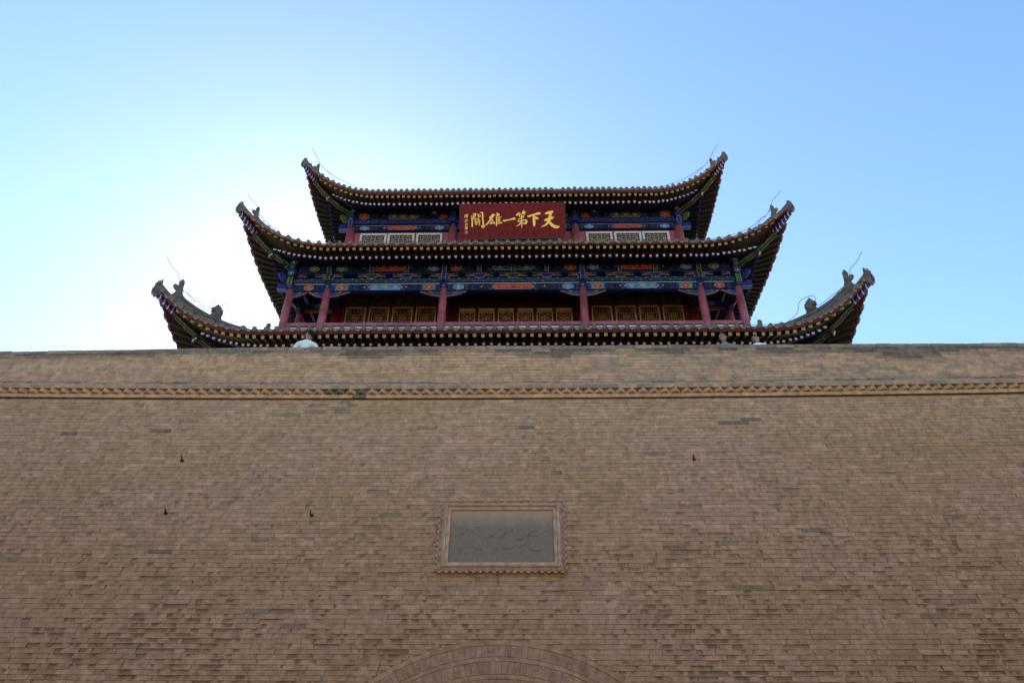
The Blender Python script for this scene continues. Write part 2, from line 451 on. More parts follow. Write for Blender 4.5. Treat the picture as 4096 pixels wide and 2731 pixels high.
crs('ledge_brick', 7.305, 7.387, .032, fcol)
n = int(2*WX/.212)
for i in range(n):
    xm = -WX+(i+.5)*.212+random.uniform(-.006, .006); h = .106*random.uniform(.97, 1.02); z0 = 7.390+sg2(xm); z1 = 7.469+sg2(xm)
    yc = FY(7.39)-.124+random.uniform(-.005, .005); ro = random.uniform(-.04, .04)
    P = []
    for zz in (z0, z1):
        for a in (-90, 0, 90, 180):
            an = rad(a)+(ro if a in (-90, 90) else 0); P.append((xm+math.cos(an)*h, yc+h+math.sin(an)*h, zz))
    c = fcol(xm); B_ = Bricks(); B_.hexa(P, c); B_.build('dentil_brick', wall)
bk = Bricks(); bk.hexa([(-WX, FY(7.4)+.05, 7.28), (WX, FY(7.4)+.05, 7.28), (WX, 12.6, 7.28), (-WX, 12.6, 7.28), (-WX, FY(7.4)+.05, 7.62), (WX, FY(7.4)+.05, 7.62), (WX, 12.6, 7.62), (-WX, 12.6, 7.62)], (.20, .12, .06))
bk.build('frieze_backing', wall)
crs('ledge_brick', 7.471, 7.550, .122, lambda x: lerp(PINK, GREY, .15 if random.random() < .8 else .6), .35)
# weathered splash course, sloping back to the parapet face
sp = Bricks(); x = -WX; y0 = FY(7.55)-.112
while x < WX:
    wd = random.uniform(.10, .34); s_ = sg2(x+wd/2); ya_ = 12.085+random.uniform(-.012, .012); t = .105+random.uniform(-.02, .02)
    c1 = lerp(PINK, YEL, random.random()*.6); c2 = lerp(GREY, PINK, max(0, min(.8, .25+fbm(x*.8, 4, 1)*1.3)))
    # lower, brick coloured slope
    o_ = len(sp.v); sp.hexa([(x, y0, 7.551+s_), (x+wd, y0, 7.551+s_), (x+wd, 12.3, 7.551+s_), (x, 12.3, 7.551+s_), (x, y0+.004, 7.580+s_), (x+wd, y0+.004, 7.580+s_), (x+wd, ya_, 7.552+t+s_), (x, ya_, 7.552+t+s_)], c1)
    # grey weathered lip with ragged top
    z1_, z2_ = .185+random.uniform(-.03, .02), .185+random.uniform(-.03, .02)
    sp.hexa([(x, ya_-.004, 7.55+t+s_), (x+wd, ya_-.004, 7.55+t+s_), (x+wd, 12.3, 7.55+t+s_), (x, 12.3, 7.55+t+s_), (x, 12.165, 7.562+z1_+s_), (x+wd, 12.165, 7.562+z2_+s_), (x+wd, 12.3, 7.562+z2_+s_), (x, 12.3, 7.562+z1_+s_)], c2)
    x += wd
o = sp.build('splash_course', wall); o['kind'] = 'stuff'
# parapet
PT = 8.645; PYb = 12.165; PB = .04
pyf = lambda x, z: PYb+PB*(z-7.7)
pb = Bricks(); ph = .0765; k = 0; z0 = 7.65
def stain(x, z):     # dark weathering under the coping
    t = (z-8.37)/.16+fbm(x*.55, 5, 0)*1.5+fbm(x*3, 2, z*2)*.5
    if x > 3: t += .4
    return max(0, min(1, t))
while z0 < PT-ph*1.1:
    x = -WX-random.random()*.3
    while x < WX:
        wd = random.choice((.385, .385, .385, .19)); xm = x+wd/2; zm = z0+ph/2
        r = random.random(); c = lerp(PINK, LIGHT, .35*r) if r < .8 else lerp(PINK, YEL, .8)
        if xm > 1.5 and r > .6: c = lerp(c, (.30, .25, .18), .6)
        c = lerp(c, (.135, .112, .080) if r < .7 else (.19, .155, .110), stain(xm, zm)*(.4 if random.random() < .12 else .95))
        kk = .92+.16*random.random(); c = tuple(q*kk for q in c)
        T = ctop(xm)*(zm-7.7)/(PT-7.7); s_ = sg2(xm)*(1-(zm-7.7)/(PT-7.7)); g_ = .0028
        def yf(x_, z_): return pyf(x_, z_)
        oo = len(pb.v); pb.brick(x+g_, x+wd-g_, z0+g_, z0+ph-g_, yf, c, 0, nc=4, depth=.05, jit=.002)
        for q in range(oo, len(pb.v)):
            v = pb.v[q]; pb.v[q] = (v[0], v[1], v[2]-sag(v[0], v[2])+T+s_)
        x += wd
    z0 += ph
o = pb.build('parapet_bricks', wall); o['kind'] = 'stuff'
pc = Bricks()
for i in range(60):
    xa = -WX+i*.5; xb = xa+.5; ya = .012
    za, zb = 7.69, PT-.085
    ya = .005; pc.hexa([(xa, pyf(0, za)+ya, za+sg2(xa)*0), (xb, pyf(0, za)+ya, za), (xb, 12.62, za), (xa, 12.62, za), (xa, pyf(0, zb)+ya, zb+ctop(xa)), (xb, pyf(0, zb)+ya, zb+ctop(xb)), (xb, 12.62, zb+ctop(xb)), (xa, 12.62, zb+ctop(xa))], MORT)
pc.build('parapet_core', wall)
x = -WX
while x < WX:
    wd = random.uniform(.30, .42); xm = x+wd/2; h_ = random.uniform(-.010, .006); c = lerp((.20, .17, .13), (.32, .26, .19), random.random()**1.5)
    B_ = Bricks(); za, zb = PT-.083, PT+h_; y = pyf(0, za)-.006; g_ = .004
    T0, T1 = ctop(x), ctop(x+wd); cz = random.uniform(.004, .02)
    P = [(x+g_, y, za+T0), (x+wd-g_, y, za+T1), (x+wd-g_, 12.63, za+T1), (x+g_, 12.63, za+T0), (x+g_, y+.006, zb+T0-.012), (x+wd-g_, y+.006, zb+T1-.012)]
    n0 = len(B_.v)
    pts = [(x+g_, za+T0), (x+wd-g_, za+T1), (x+wd-g_, zb+T1-cz), (x+wd-g_-cz, zb+T1), (x+g_+cz, zb+T0+random.uniform(-.004, .004)), (x+g_, zb+T0-cz)]
    B_.v = [(px, y, pz) for px, pz in pts]+[(px, y+.02, pz+(.008 if j > 1 else 0)) for j, (px, pz) in enumerate(pts)]+[(px, 12.63, pz+(.008 if j > 1 else 0)) for j, (px, pz) in enumerate(pts)]
    B_.c = [c+(1,)]*18; B_.f = [(0,1,2,3,4,5)]+[(i, (i+1)%6, 6+(i+1)%6, 6+i)[::-1] for i in range(6)]+[(6+i, 6+(i+1)%6, 12+(i+1)%6, 12+i)[::-1] for i in range(6)]+[(12,13,14,15,16,17)[::-1]]
    B_.build('coping_brick', wall); x += wd

# ------------------------------------------------------------------ iron spikes in the wall
def wall_pt(px, py, off=0):
    d = fw+r2*((px-2048)/F)-u2*((py-1365.5)/F); s = W0/(d.y-TB*d.z); return Vector((CX, 0, 0))+d*s+Vector((0, -off, 0))
for (px, py, kind, lab) in [(665, 2052, 0, ''), (1249, 2060, 1, ''), (2776, 1836, 1, ''), (730, 1842, 0, '')]:
    p = wall_pt(px, py); sp = MB()
    if kind == 0: sp.tube([p+Vector((0, .04, 0)), p+Vector((.01, -.05, .0)), p+Vector((.015, -.10, .03)), p+Vector((-.01, -.10, .075))], [.014, .014, .012, .004], 'rust', 6)
    else: sp.tube([p+Vector((0, .04, 0)), p+Vector((-.02, -.05, .01)), p+Vector((-.015, -.08, .045)), p+Vector((.0, -.085, .07))], [.012, .013, .011, .003], 'rust', 6)
    sp.box(p.x-.028, p.x+.022, p.y-.03, p.y+.02, p.z-.026, p.z+.012, 'rust')
    if kind == 0: sp.tube([p+Vector((0, -.05, 0)), p+Vector((.035, -.07, -.012)), p+Vector((.05, -.08, -.022))], [.012, .012, .003], 'rust', 6)
    o = sp.build('iron_spike')
    L_ = {665: 'rusty iron spike low on the left, outermost of two at equal height',
          1249: 'rusty iron spike nearest the stone name plaque on its left side',
          2776: 'only rusty iron spike right of the stone name plaque',
          730: 'rusty iron spike highest of three on the left side of the wall'}[px]
    tag(o, L_, 'iron spike', 'rusty iron spikes in the brick wall')

# ------------------------------------------------------------------ stone name plaque over the gate
bA = math.atan(TB); PC = Vector((-.003, W0+TB*4.396, 4.396))
PN = Vector((0, -math.cos(bA), math.sin(bA))); PV = Vector((0, math.sin(bA), math.cos(bA))); PXA = Vector((1, 0, 0))
plaque = thing('stone_name_plaque', 'framed grey stone tablet with carved characters set in the brick wall', 'plaque', M=frame_from(PC, PXA, -PN, PV))
def PP(x, v, n): return PC+PXA*x+PV*v+PN*n
HW, HH = 1.085, .674
def pbox(mb, x0, x1, v0, v1, n0, n1, mat): mb.hexa([PP(x0,v0,n1),PP(x1,v0,n1),PP(x1,v0,n0),PP(x0,v0,n0),PP(x0,v1,n1),PP(x1,v1,n1),PP(x1,v1,n0),PP(x0,v1,n0)], mat)
paint('frame_stone', (.50, .34, .205), .9, .2, 8, .008); paint('frame_shadow', (.38, .25, .145), .9, .3, 12, .008)
IW, IH = .873, .478      # panel opening
slab = MB()
slab.hexa([PP(-IW-.02,-IH-.02,.012),PP(IW+.02,-IH-.02,.012),PP(IW+.02,-IH-.02,-.14),PP(-IW-.02,-IH-.02,-.14),PP(-IW-.02,IH+.02,.012),PP(IW+.02,IH+.02,.012),PP(IW+.02,IH+.02,-.14),PP(-IW-.02,IH+.02,-.14)], 'panel_stone')
me = slab.mesh('stone_panel')
o = link('stone_panel', me, None); C.objects.unlink(o); bpy.data.objects.remove(o)
inv = WM[plaque.name].inverted(); me.transform(inv); o = link('stone_panel', me, plaque, WM[plaque.name])
def molding(name, hw0, hh0, hw1, hh1, prof, mat):
    # mitred frame: rectangle from (hw0,hh0) outer to (hw1,hh1) inner; prof = [(t, n)...] t 0 outer..1 inner
    mb = MB(); cs = [(-1,-1),(1,-1),(1,1),(-1,1)]
    for i in range(4):
        a, b = cs[i], cs[(i+1)%4]; vs = []
        for t, n in prof:
            hw = hw0+(hw1-hw0)*t; hh = hh0+(hh1-hh0)*t
            vs += [PP(a[0]*hw, a[1]*hh, n), PP(b[0]*hw, b[1]*hh, n)]
        mb.add(vs, [(2*k, 2*k+1, 2*k+3, 2*k+2) for k in range(len(prof)-1)], mat)
    return mb.build(name, plaque)
molding('outer_moulding', .985, .575, .925, .525, [(0,.0),(0,.080),(.2,.098),(.5,.106),(.8,.096),(1,.076),(1,.0)], 'frame_stone')
molding('inner_moulding', .923, .523, IW, IH, [(0,.0),(0,.062),(.7,.054),(1,.046),(1,-.02)], 'frame_stone')
molding('border_band', 1.045, .635, .987, .577, [(0,-.02),(0,.064),(1,.070),(1,0)], 'frame_shadow')
# carved cloud lobes along the rim
def lobes(v_of, count, along, fixed, horiz, sgn, nn):
    mb = MB()
    for k in range(count):
        c = -along+(k+.5)*2*along/count; r = along/count*.96
        ring = []
        for j in range(9):
            a = math.pi*j/8; rr = r*(1+.12*math.cos(4*a)); uu = c+math.cos(a)*rr; ww = fixed+sgn*(math.sin(a)*rr*.85-.01)
            ring.append((uu, ww) if horiz else (ww, uu))
        mb.prism([PP(a, b, nn) for a, b in ring], -PN*(nn+.01), 'frame_stone')
        # curl groove pair
        for q in (-.4, .4):
            cu = c+q*r; pts = [((cu+.3*r*math.cos(t), fixed+sgn*(-.006+.28*r*math.sin(t))) if horiz else (fixed+sgn*(-.006+.28*r*math.sin(t)), cu+.3*r*math.cos(t))) for t in (0, 1, 2, 3.1, 4.2, 5.2)]
            mb.tube([PP(a, b, nn+.002) for a, b in pts], .0085, 'frame_shadow', 4)
    return mb.build('carved_border', plaque)
lobes(None, 19, 1.05, .632, True, 1, .076); lobes(None, 19, 1.05, -.632, True, -1, .084)
lobes(None, 12, .63, 1.040, False, 1, .074); lobes(None, 12, .63, -1.040, False, -1, .074)
# carved characters (read right to left)
def PL(cx, cy): return ((cx/5.345+1780-2007.5)/237.5, -(cy/5.345+2060-2156)/219.)
men = [[(475,322,60),(478,345,80),(470,362,50)], [(360,410,50),(380,440,60)], [(358,510,40),(358,560,72),(358,740,75),(358,765,60)], [(580,350,40),(605,375,70),(615,400,50)],
       [(690,300,30),(760,285,75),(795,350,80),(790,500,80),(785,700,80),(750,765,80),(690,745,60),(610,690,14)]]
hua = [[(1130,300,95),(1100,370,80),(1020,470,50),(885,565,10)], [(1085,450,40),(1072,560,78),(1070,760,80)],
       [(1280,290,80),(1282,420,85),(1268,560,60),(1262,690,70),(1320,745,70),(1420,735,75),(1480,700,60),(1505,640,20)], [(1410,335,80),(1370,390,75),(1290,470,50),(1140,555,8)]]
gua = [[(1810,275,90),(1806,380,85),(1795,500,60)], [(1680,375,30),(1672,430,80),(1668,490,70)], [(1975,350,80),(1920,370,60),(1830,430,10)],
       [(1570,590,15),(1660,550,40),(1800,495,60),(1920,475,70),(1985,490,50)], [(1765,540,60),(1720,620,50),(1660,690,35),(1555,748,8)],
       [(1830,520,50),(1822,640,65),(1835,740,75),(1920,790,75),(2020,785,70),(2080,740,50),(2105,680,12)]]
for ch in (men, hua, gua):
    mb = MB()
    for st in ch:
        mb.ribbon([PL(a, b)+(w_/5.345/237.5,) for a, b, w_ in st], PP(0, 0, .012), PXA, PV, PN, 'panel_stone', .012)
        # scored outline around the stroke
        mb.ribbon([PL(a, b)+((w_+10)/5.345/237.5,) for a, b, w_ in st], PP(0, 0, .012), PXA, PV, PN, 'frame_shadow', .003)
    me = mb.mesh('carved_character'); me.transform(inv); link('carved_character', me, plaque, WM[plaque.name])

# ------------------------------------------------------------------ unseen barbican court walls beside and behind the camera, added to darken the lower gate wall
def court_wall(label, x0, x1, y0, y1):
    t = thing('added_barbican_wall', label, 'wall', ((x0+x1)/2, (y0+y1)/2, GZ), 'unseen court walls added to shade the gate wall')
    B_ = Bricks(); B_.hexa([(x0, y0, GZ), (x1, y0, GZ), (x1, y1, GZ), (x0, y1, GZ), (x0, y0, 7.6), (x1, y0, 7.6), (x1, y1, 7.6), (x0, y1, 7.6)], PINK); B_.build('wall_face', t)
    B_ = Bricks(); m_ = .5; L_ = max(x1-x0, y1-y0); n = int(L_/1.6)
    for k in range(n):
        a = (k+.2)/n; b = (k+.8)/n
        if x1-x0 > y1-y0: P_ = (x0+(x1-x0)*a, x0+(x1-x0)*b, y1-.45 if y1 < 0 else y0, y1 if y1 < 0 else y0+.45)
        else: P_ = ((x1-.45, x1) if x1 < 0 else (x0, x0+.45))+(y0+(y1-y0)*a, y0+(y1-y0)*b)
        B_.hexa([(P_[0], P_[2], 7.6), (P_[1], P_[2], 7.6), (P_[1], P_[3], 7.6), (P_[0], P_[3], 7.6), (P_[0], P_[2], 8.7), (P_[1], P_[2], 8.7), (P_[1], P_[3], 8.7), (P_[0], P_[3], 8.7)], PINK)
    o = B_.build('merlons', t); o['kind'] = 'stuff'
court_wall('unseen tan battlemented wall added behind the viewer to shade the gate wall', -19, 19, -22, -18)
court_wall('unseen tan battlemented wall added on the left side to shade the gate wall', -19, -15.3, -17.98, 12.5)
court_wall('unseen tan battlemented wall added on the right side to shade the gate wall', 15.3, 19, -17.98, 12.5)
# ================================================================== the gate tower
tower = thing('gate_tower', 'three storey timber gate tower with upturned grey tile eaves and painted beams above the wall', 'tower', (0, 24.5, WALK))
YM = 24.5
R1 = dict(n=1, half=8.05, Yp=20.0, o=2.532, X0=7.6, k=.498, Xe=11.08, z0=12.95, h=1.60, fi=.12, fdz=-.093, ri=.63, rdz=-.073, rootz=13.72, bq=1.86, bz=13.27, sp=.248, tsp=.332, dmax=2.60, a=.40, b=.03, dside=2.60, cut=.60, dz=(-.12, .14))
R2 = dict(n=2, half=8.05, Yp=20.0, o=1.385, X0=6.307, k=.484, Xe=9.919, z0=17.568, h=1.493, fi=.115, fdz=-.056, ri=.535, rdz=-.100, rootz=17.82, bq=.72, bz=17.77, sp=.239, tsp=.371, dmax=2.74, a=.40, b=.03, dside=2.74, cut=.68, dz=(.06, -.14))
R3 = dict(n=3, half=6.71, Yp=21.34, o=1.46, X0=5.324, k=.422, Xe=8.592, z0=21.627, h=1.527, fi=.12, fdz=-.108, ri=.47, rdz=-.180, rootz=21.93, bq=.89, bz=22.03, sp=.215, tsp=.231, dmax=4.62, a=.42, b=.05, dside=2.17, cut=.58, dz=(-.08, .04))
CC = 28.05
def U(R, X): return max(0., min(1., (X-R['X0'])/(R['Xe']-R['X0'])))
def Edge(R, X, inset=0., dz=0.):
    u = U(R, X); return Vector((X, R['Yp']-R['o']-R['k']*u*u+inset, R['z0']+R['h']*u**2.5+dz))
def fan(R, X):          # root point, rafter end, flying rafter end for a rafter whose eave position is X
    Xl = R['Xe']-R['cut']; u = max(0., min(1., (X-R['X0'])/(Xl-R['X0'])))
    root = Vector((X if u == 0 else R['X0']+(R['half']-R['X0']-.02)*u if R['half'] > R['X0'] else X, R['Yp']+.16*(1-u), R['rootz']+.08*u))
    Xb = R['half']+R['bq']; rs = Vector((min(X, R['X0']), R['Yp']-R['o']+R['ri'], R['z0']+R['rdz']))
    rb = Vector((Xb-.05, R['Yp']-R['bq']-.05, R['bz']+.20))
    r = Vector((X if u == 0 else rs.x+(rb.x-rs.x)*u, rs.y+(rb.y-rs.y)*u*u, rs.z+(rb.z-rs.z)*u**2.2))
    e = Edge(R, X, 0, R['fdz']); d = (e-r); L = math.hypot(d.x, d.y)
    f = r.lerp(e, max(0, 1-R['fi']/max(L, .2))); f.z = e.z
    return root, r, f
def prof(R, d): return R['a']*d+R['b']*d*d
def Dhip(R, X): return max(0., R['half']-X+R['o']+R['k']*U(R, X)**2)
def Top(R, X, d):
    u = U(R, X); return Vector((X, R['Yp']-R['o']-R['k']*u*u+d, R['z0']+.11+prof(R, d)+R['h']*u**2.5*math.exp(-d*.30)))
def mp(kind, R=None):
    side, sg, back = kind
    def f(p):
        p = Vector(p)
        if R: p.z += R['dz'][0 if sg < 0 else 1]*U(R, p.x)**2
        if side: p = Vector((CC-p.y, CC-p.x, p.z))
        if back: p.y = 2*YM-p.y
        p.x *= sg; return p
    return f
KINDS = [(s, g_, b) for b in (0, 1) for s in (0, 1) for g_ in (-1, 1)]
def limit(R, side):     # smallest X of the profile used on a side face (stops at mid depth)
    return 0. if not side else CC-YM

# shared small meshes ------------------------------------------------
def rafter_mesh(L):
    mb = MB(); n = 10; r = .069
    def ring(y, rr): return [(math.cos(2*math.pi*k/n)*rr, y, math.sin(2*math.pi*k/n)*rr) for k in range(n)]
    vs = ring(0, r)+ring(.085, r)+ring(L, r); fs = []; ms = []
    for j in range(2):
        for k in range(n): fs.append((j*n+k, j*n+(k+1)%n, (j+1)*n+(k+1)%n, (j+1)*n+k)); ms.append('blue' if j == 0 else 'deep_rafter')
    mb.add(vs, fs, ms)
    def disc(cx, cz, rr, y, mat, n=10): mb.poly([(cx+math.cos(2*math.pi*k/n)*rr, y, cz+math.sin(2*math.pi*k/n)*rr) for k in range(n)], mat)
    disc(0, 0, r, 0, 'blue'); disc(0, .018, .041, -.002, 'eye_white'); disc(0, .032, .015, -.004, 'black', 8)
    me = mb.mesh('rafter'); return me
paint('deep_rafter', (.003, .006, .011), .6, .3)
paint('end_yellow', (.30, .23, .026), .5, .1); paint('end_green', (.030, .055, .012), .5, .1)
def fly_mesh(L):
    mb = MB(); h = .05
    mb.box(-h, h, .0, L, -h, h, 'rafter_green')
    # thin pale edging lines along the lower arrises, and the square fret on the end
    mb.box(-h-.003, -h+.006, .01, L, -h-.003, -h+.004, 'salmon_line'); mb.box(h-.006, h+.003, .01, L, -h-.003, -h+.004, 'salmon_line')
    pat = ["1111111", "1000101", "1110101", "1011101", "1010111", "1010001", "1111111"]
    q = 2*h/7; vs = []; fs = []; ms = []
    for j in range(8):
        for i in range(8): vs.append((-h+i*q, -.003, h-j*q))
    for j in range(7):
        for i in range(7): a = j*8+i; fs.append((a, a+1, a+9, a+8)); ms.append('end_yellow' if pat[j][i] == '1' else 'end_green')
    mb.add(vs, fs, ms)
    return mb.mesh('flying_rafter')
paint('salmon_line', (.07, .055, .03), .6, .1)
def cap_mesh():
    mb = MB(); n = 12; r = .070
    vs = []
    for y, rr in ((0, r), (.02, r), (.02, r*.88), (.30, r*.88)):
        vs += [(math.cos(2*math.pi*k/n)*rr, y, math.sin(2*math.pi*k/n)*rr) for k in range(n)]
    fs = [(j*n+k, j*n+(k+1)%n, (j+1)*n+(k+1)%n, (j+1)*n+k) for j in range(3) for k in range(n)]
    mb.add(vs, fs, 'tile_end')
    rim = [(math.cos(2*math.pi*k/n)*r*.8, 0, math.sin(2*math.pi*k/n)*r*.8) for k in range(n)]
    inn = [(p[0], .010, p[2]) for p in rim]; o_ = [(math.cos(2*math.pi*k/n)*r, 0, math.sin(2*math.pi*k/n)*r) for k in range(n)]
    mb.add(o_+rim+inn, [(k, (k+1)%n, n+(k+1)%n, n+k) for k in range(n)]+[(n+k, n+(k+1)%n, 2*n+(k+1)%n, 2*n+k) for k in range(n)]+[tuple(range(2*n, 3*n))], 'tile_end')
    mb.add([(-.03, .008, -.02), (.03, .008, -.02), (0, -.006, 0), (0, .008, .04)], [(0, 1, 2), (1, 3, 2), (3, 0, 2)], 'tile_end')
    return mb.mesh('eave_tile')
def drip_mesh(w_):
    # concave trough tile with a pointed drip lip
    mb = MB(); n = 8; hw = w_/2-.045; top = []; bot = []
    for k in range(n+1):
        t = -1+2*k/n; top.append((t*hw, .0, .002+.052*t*t)); lip = -.062*(1-abs(t))**.75-.004
        bot.append((t*hw, -.016, .002+.052*t*t*.75+lip))
    vs = top+bot+[(x, .34, z+.10) for x, y, z in top]+[(x, .018, z) for x, y, z in bot]
    m_ = n+1; fs = []
    for k in range(n):
        fs += [(k, k+1, m_+k+1, m_+k), (k, 2*m_+k, 2*m_+k+1, k+1), (m_+k, m_+k+1, 3*m_+k+1, 3*m_+k)]
        fs += [(3*m_+k, 3*m_+k+1, k+1+2*m_, k+2*m_)]
    mb.add(vs, fs, 'tile_end')
    return mb.mesh('drip_tile')
CAP = cap_mesh()
paint('roof_board', (.034, .004, .0035), .7, .3)

def add_mesh_to(mb, me, M, smats):
    o = len(mb.v); mb.v += [tuple(M @ v.co) for v in me.vertices]
    for p in me.polygons: mb.f.append(tuple(o+i for i in p.vertices)); mb.m.append(mb.mi(smats[p.material_index]))
def matnames(me): return [m_.name for m_ in me.materials]

def polygonal_plate(mb, outline, org, ax, az, nrm, th, mat, inset=.86):
    # outline in (a, z); pillow-shaped plate: full outline in the middle, smaller on both sides
    cx_ = sum(p[0] for p in outline)/len(outline); cz_ = sum(p[1] for p in outline)/len(outline)
    L = []
    for t, s_ in ((-1, inset), (-.55, 1), (.55, 1), (1, inset)):
        L.append([org+ax*(cx_+(a-cx_)*s_)+az*(cz_+(z-cz_)*s_)+nrm*(t*th/2) for a, z in outline])
    n = len(outline)
    mb.add([p for l in L for p in l], [tuple(range(n))[::-1], tuple(range(3*n, 4*n))]+[(j*n+i, j*n+(i+1)%n, (j+1)*n+(i+1)%n, (j+1)*n+i) for j in range(3) for i in range(n)], mat)

SIDE_N = 9
for R in (R1, R2, R3):
    half, Yp, Xe, sp = R['half'], R['Yp'], R['Xe'], R['sp']
    # --- deck (roof board underside + tiled top), one closed shell over four faces
    deck = MB(); tilerows = MB(); fascia = MB(); lowfascia = MB()
    Xs = list(np.linspace(0, R['X0'], 14))+list(np.linspace(R['X0'], Xe, 22))[1:]
    for kd in KINDS:
        f = mp(kd, R); lim = limit(R, kd[0]); xs_ = [x for x in Xs if x > lim+.05]; xs_ = [lim]+xs_
        dm = R['dside'] if kd[0] else R['dmax']
        cols = []
        for X in xs_:
            root, r, fl = fan(R, X); e = Edge(R, X)
            sl = (r-root); rz = Vector((0, 0, .066))
            inner = root-(sl.normalized()*.5 if U(R, X) == 0 else sl.normalized()*.02)
            col = [inner+rz, r+rz, r+Vector((0, 0, .105)), r.lerp(fl, .02)+Vector((0, 0, .195)), Vector((e.x, e.y+.05, fl.z+.056)), Vector((e.x, e.y+.02, e.z+.04)), Top(R, X, 0)]
            D = min(dm, Dhip(R, X)) if not (R['n'] == 3 and not kd[0] and X < 6.0) else dm
            if R['n'] == 3 and kd[0]: D = min(dm, Dhip(R, X))
            for j in range(1, 9): col.append(Top(R, X, D*j/8))
            cols.append([f(p) for p in col])
        n = len(cols[0])
        vs = [p for c_ in cols for p in c_]
        fs = []; ms = []
        for i in range(len(cols)-1):
            for j in range(n-1):
                fs.append((i*n+j, i*n+j+1, (i+1)*n+j+1, (i+1)*n+j)); ms.append('roof_board' if j < 4 else 'fascia_red' if j < 5 else 'roof_grey')
        deck.add(vs, fs, ms)
        # eave fascia board just under the tiles, and the small board above the rafter ends
        cf = []; cl = []
        for X in xs_:
            e = Edge(R, X); root, r, fl = fan(R, X); t = .05*math.exp(-max(0, 0))
            y0 = .055
            a = Vector((e.x, e.y+y0, fl.z+.050)); b_ = Vector((e.x, e.y+y0-.01, e.z+.070))
            cf.append([f(a), f(b_), f(b_+Vector((0, .05, 0))), f(a+Vector((0, .05, 0)))])
            d = (fl-r); d.z = 0; d = d.normalized() if d.length > .01 else Vector((0, -1, 0))
            a = r+d*.03+Vector((0, 0, .06)); cl.append([f(a), f(a+Vector((0, 0, .05))), f(a-d*.05+Vector((0, 0, .05))), f(a-d*.05)])
        for mbx, cc_, mt in ((fascia, cf, 'fascia_red'), (lowfascia, cl, 'board_red')):
            vs = [p for c_ in cc_ for p in c_]; m_ = len(cc_)
            mbx.add(vs, [(i*4+k, i*4+(k+1)%4, (i+1)*4+(k+1)%4, (i+1)*4+k) for i in range(m_-1) for k in range(4)], mt)
        # barrel tile rows up the slope
        X = R['tsp']/2
        while X < Xe-.2:
            if X > lim:
                D = min(dm, Dhip(R, X)) if not (R['n'] == 3 and not kd[0] and X < 6.0) else dm
                if D > .3:
                    m_ = max(2, int(D/.35)+1); vs = []
                    for j in range(m_+1):
                        p = Top(R, X, .28+(D-.28)*j/m_)
                        for k in range(5):
                            an = math.pi*k/4; vs.append(f(p+Vector((math.cos(an)*.062, 0, math.sin(an)*.062))))
                    tilerows.add(vs, [(j*5+k, j*5+k+1, (j+1)*5+k+1, (j+1)*5+k) for j in range(m_) for k in range(4)], 'roof_grey')
            X += R['tsp']
    roof = deck.build('roof', tower, fix=False)
    R['obj'] = roof
    fascia.build('eave_fascia', roof); lowfascia.build('rafter_end_board', roof)
    o = tilerows.build('barrel_tile_rows', roof); o['kind'] = 'stuff'
    # --- rafters and flying rafters
    base_root, base_r, base_f = fan(R, 0.); Lr = (base_root-base_r).length+.3
    RM = rafter_mesh(Lr); FM = fly_mesh(.62); DM = drip_mesh(R['tsp'])
    stuffR = MB(); stuffF = MB(); stuffT = MB(); stuffD = MB()
    def orient(A, B, f):        # outer end A, inner B
        A, B = f(A), f(B); y = (B-A).normalized(); x = Vector((0, 0, 1)).cross(y); x.negate(); x = y.cross(Vector((0, 0, 1))).normalized(); z = x.cross(y)
        return frame_from(A, x, y, z)
    for kd in KINDS:
        f = mp(kd, R); lim = limit(R, kd[0]); Xl = Xe-R['cut']; i = 0; X = sp/2
        lst = []
        while X < Xl+.01: lst.append(X); X += sp
        for idx, X in enumerate(lst):
            if X < lim: continue
            near = (not kd[0] and not kd[2]) or (kd[0] and not kd[2] and len(lst)-idx <= SIDE_N)
            root, r, fl = fan(R, X+random.uniform(-.014, .014))
            jz = random.uniform(-.006, .006); r = r+Vector((0, random.uniform(-.02, .02), jz)); fl = fl+Vector((0, random.uniform(-.015, .015), -jz))
            M1 = orient(r, root, f); L = (root-r).length
            S = Matrix.Diagonal((1, max(.35, (L+.25)/Lr) if U(R, X) > 0 else 1, 1, 1))
            inn = r+Vector((0, 0, .155)); dxy = (r-root); dxy.z = 0; dxy.normalize()
            M2 = orient(fl, inn, f)
            Lf = (fl-inn).length; S2 = Matrix.Diagonal((1, (Lf+.12)/.62, 1, 1))
            if near and U(R, X) > 0:
                e0, e1 = f(Edge(R, X-.04)), f(Edge(R, min(X+.04, Xe))); tg = (e1-e0).normalized()
                for nm_, me_, M_, S_ in (('rafter', RM, M1, S), ('flying_rafter', FM, M2, S2)):
                    ax_ = Vector((M_[0][0], M_[1][0], M_[2][0])); t_ = tg if tg.dot(ax_) > 0 else -tg
                    t_ = t_/max(.55, t_.dot(ax_)); Mi = M_.to_3x3().inverted(); tl = Mi @ t_
                    m2_ = me_.copy(); Sh = Matrix(((1, 0, 0), (tl.y, 1, 0), (0, 0, 1))).to_4x4(); m2_.transform(Sh @ S_); m2_.name = nm_
                    link(nm_, m2_, roof, M_)
            elif near:
                link('rafter', RM, roof, M1 @ S); link('flying_rafter', FM, roof, M2 @ S2)
            else:
                add_mesh_to(stuffR, RM, M1 @ S, matnames(RM)); add_mesh_to(stuffF, FM, M2 @ S2, matnames(FM))
        # eave tiles
        def eframe(X, dz=0, dy=0):
            e = Edge(R, X); e1 = Edge(R, min(X+.05, Xe)); e0 = Edge(R, X-.05)
            P0, P1, Pm = f(e0), f(e1), f(e+Vector((0, dy, dz)))
            t = (P1-P0).normalized()
            inn_ = f(e+Vector((0, .3, .10)))-f(e); inn_ = (inn_-t*inn_.dot(t)).normalized()
            z = t.cross(inn_)
            if z.z < 0: t = -t; z = t.cross(inn_)
            return frame_from(Pm, t, inn_, z)
        X = R['tsp']/2; k = 0; lst = []
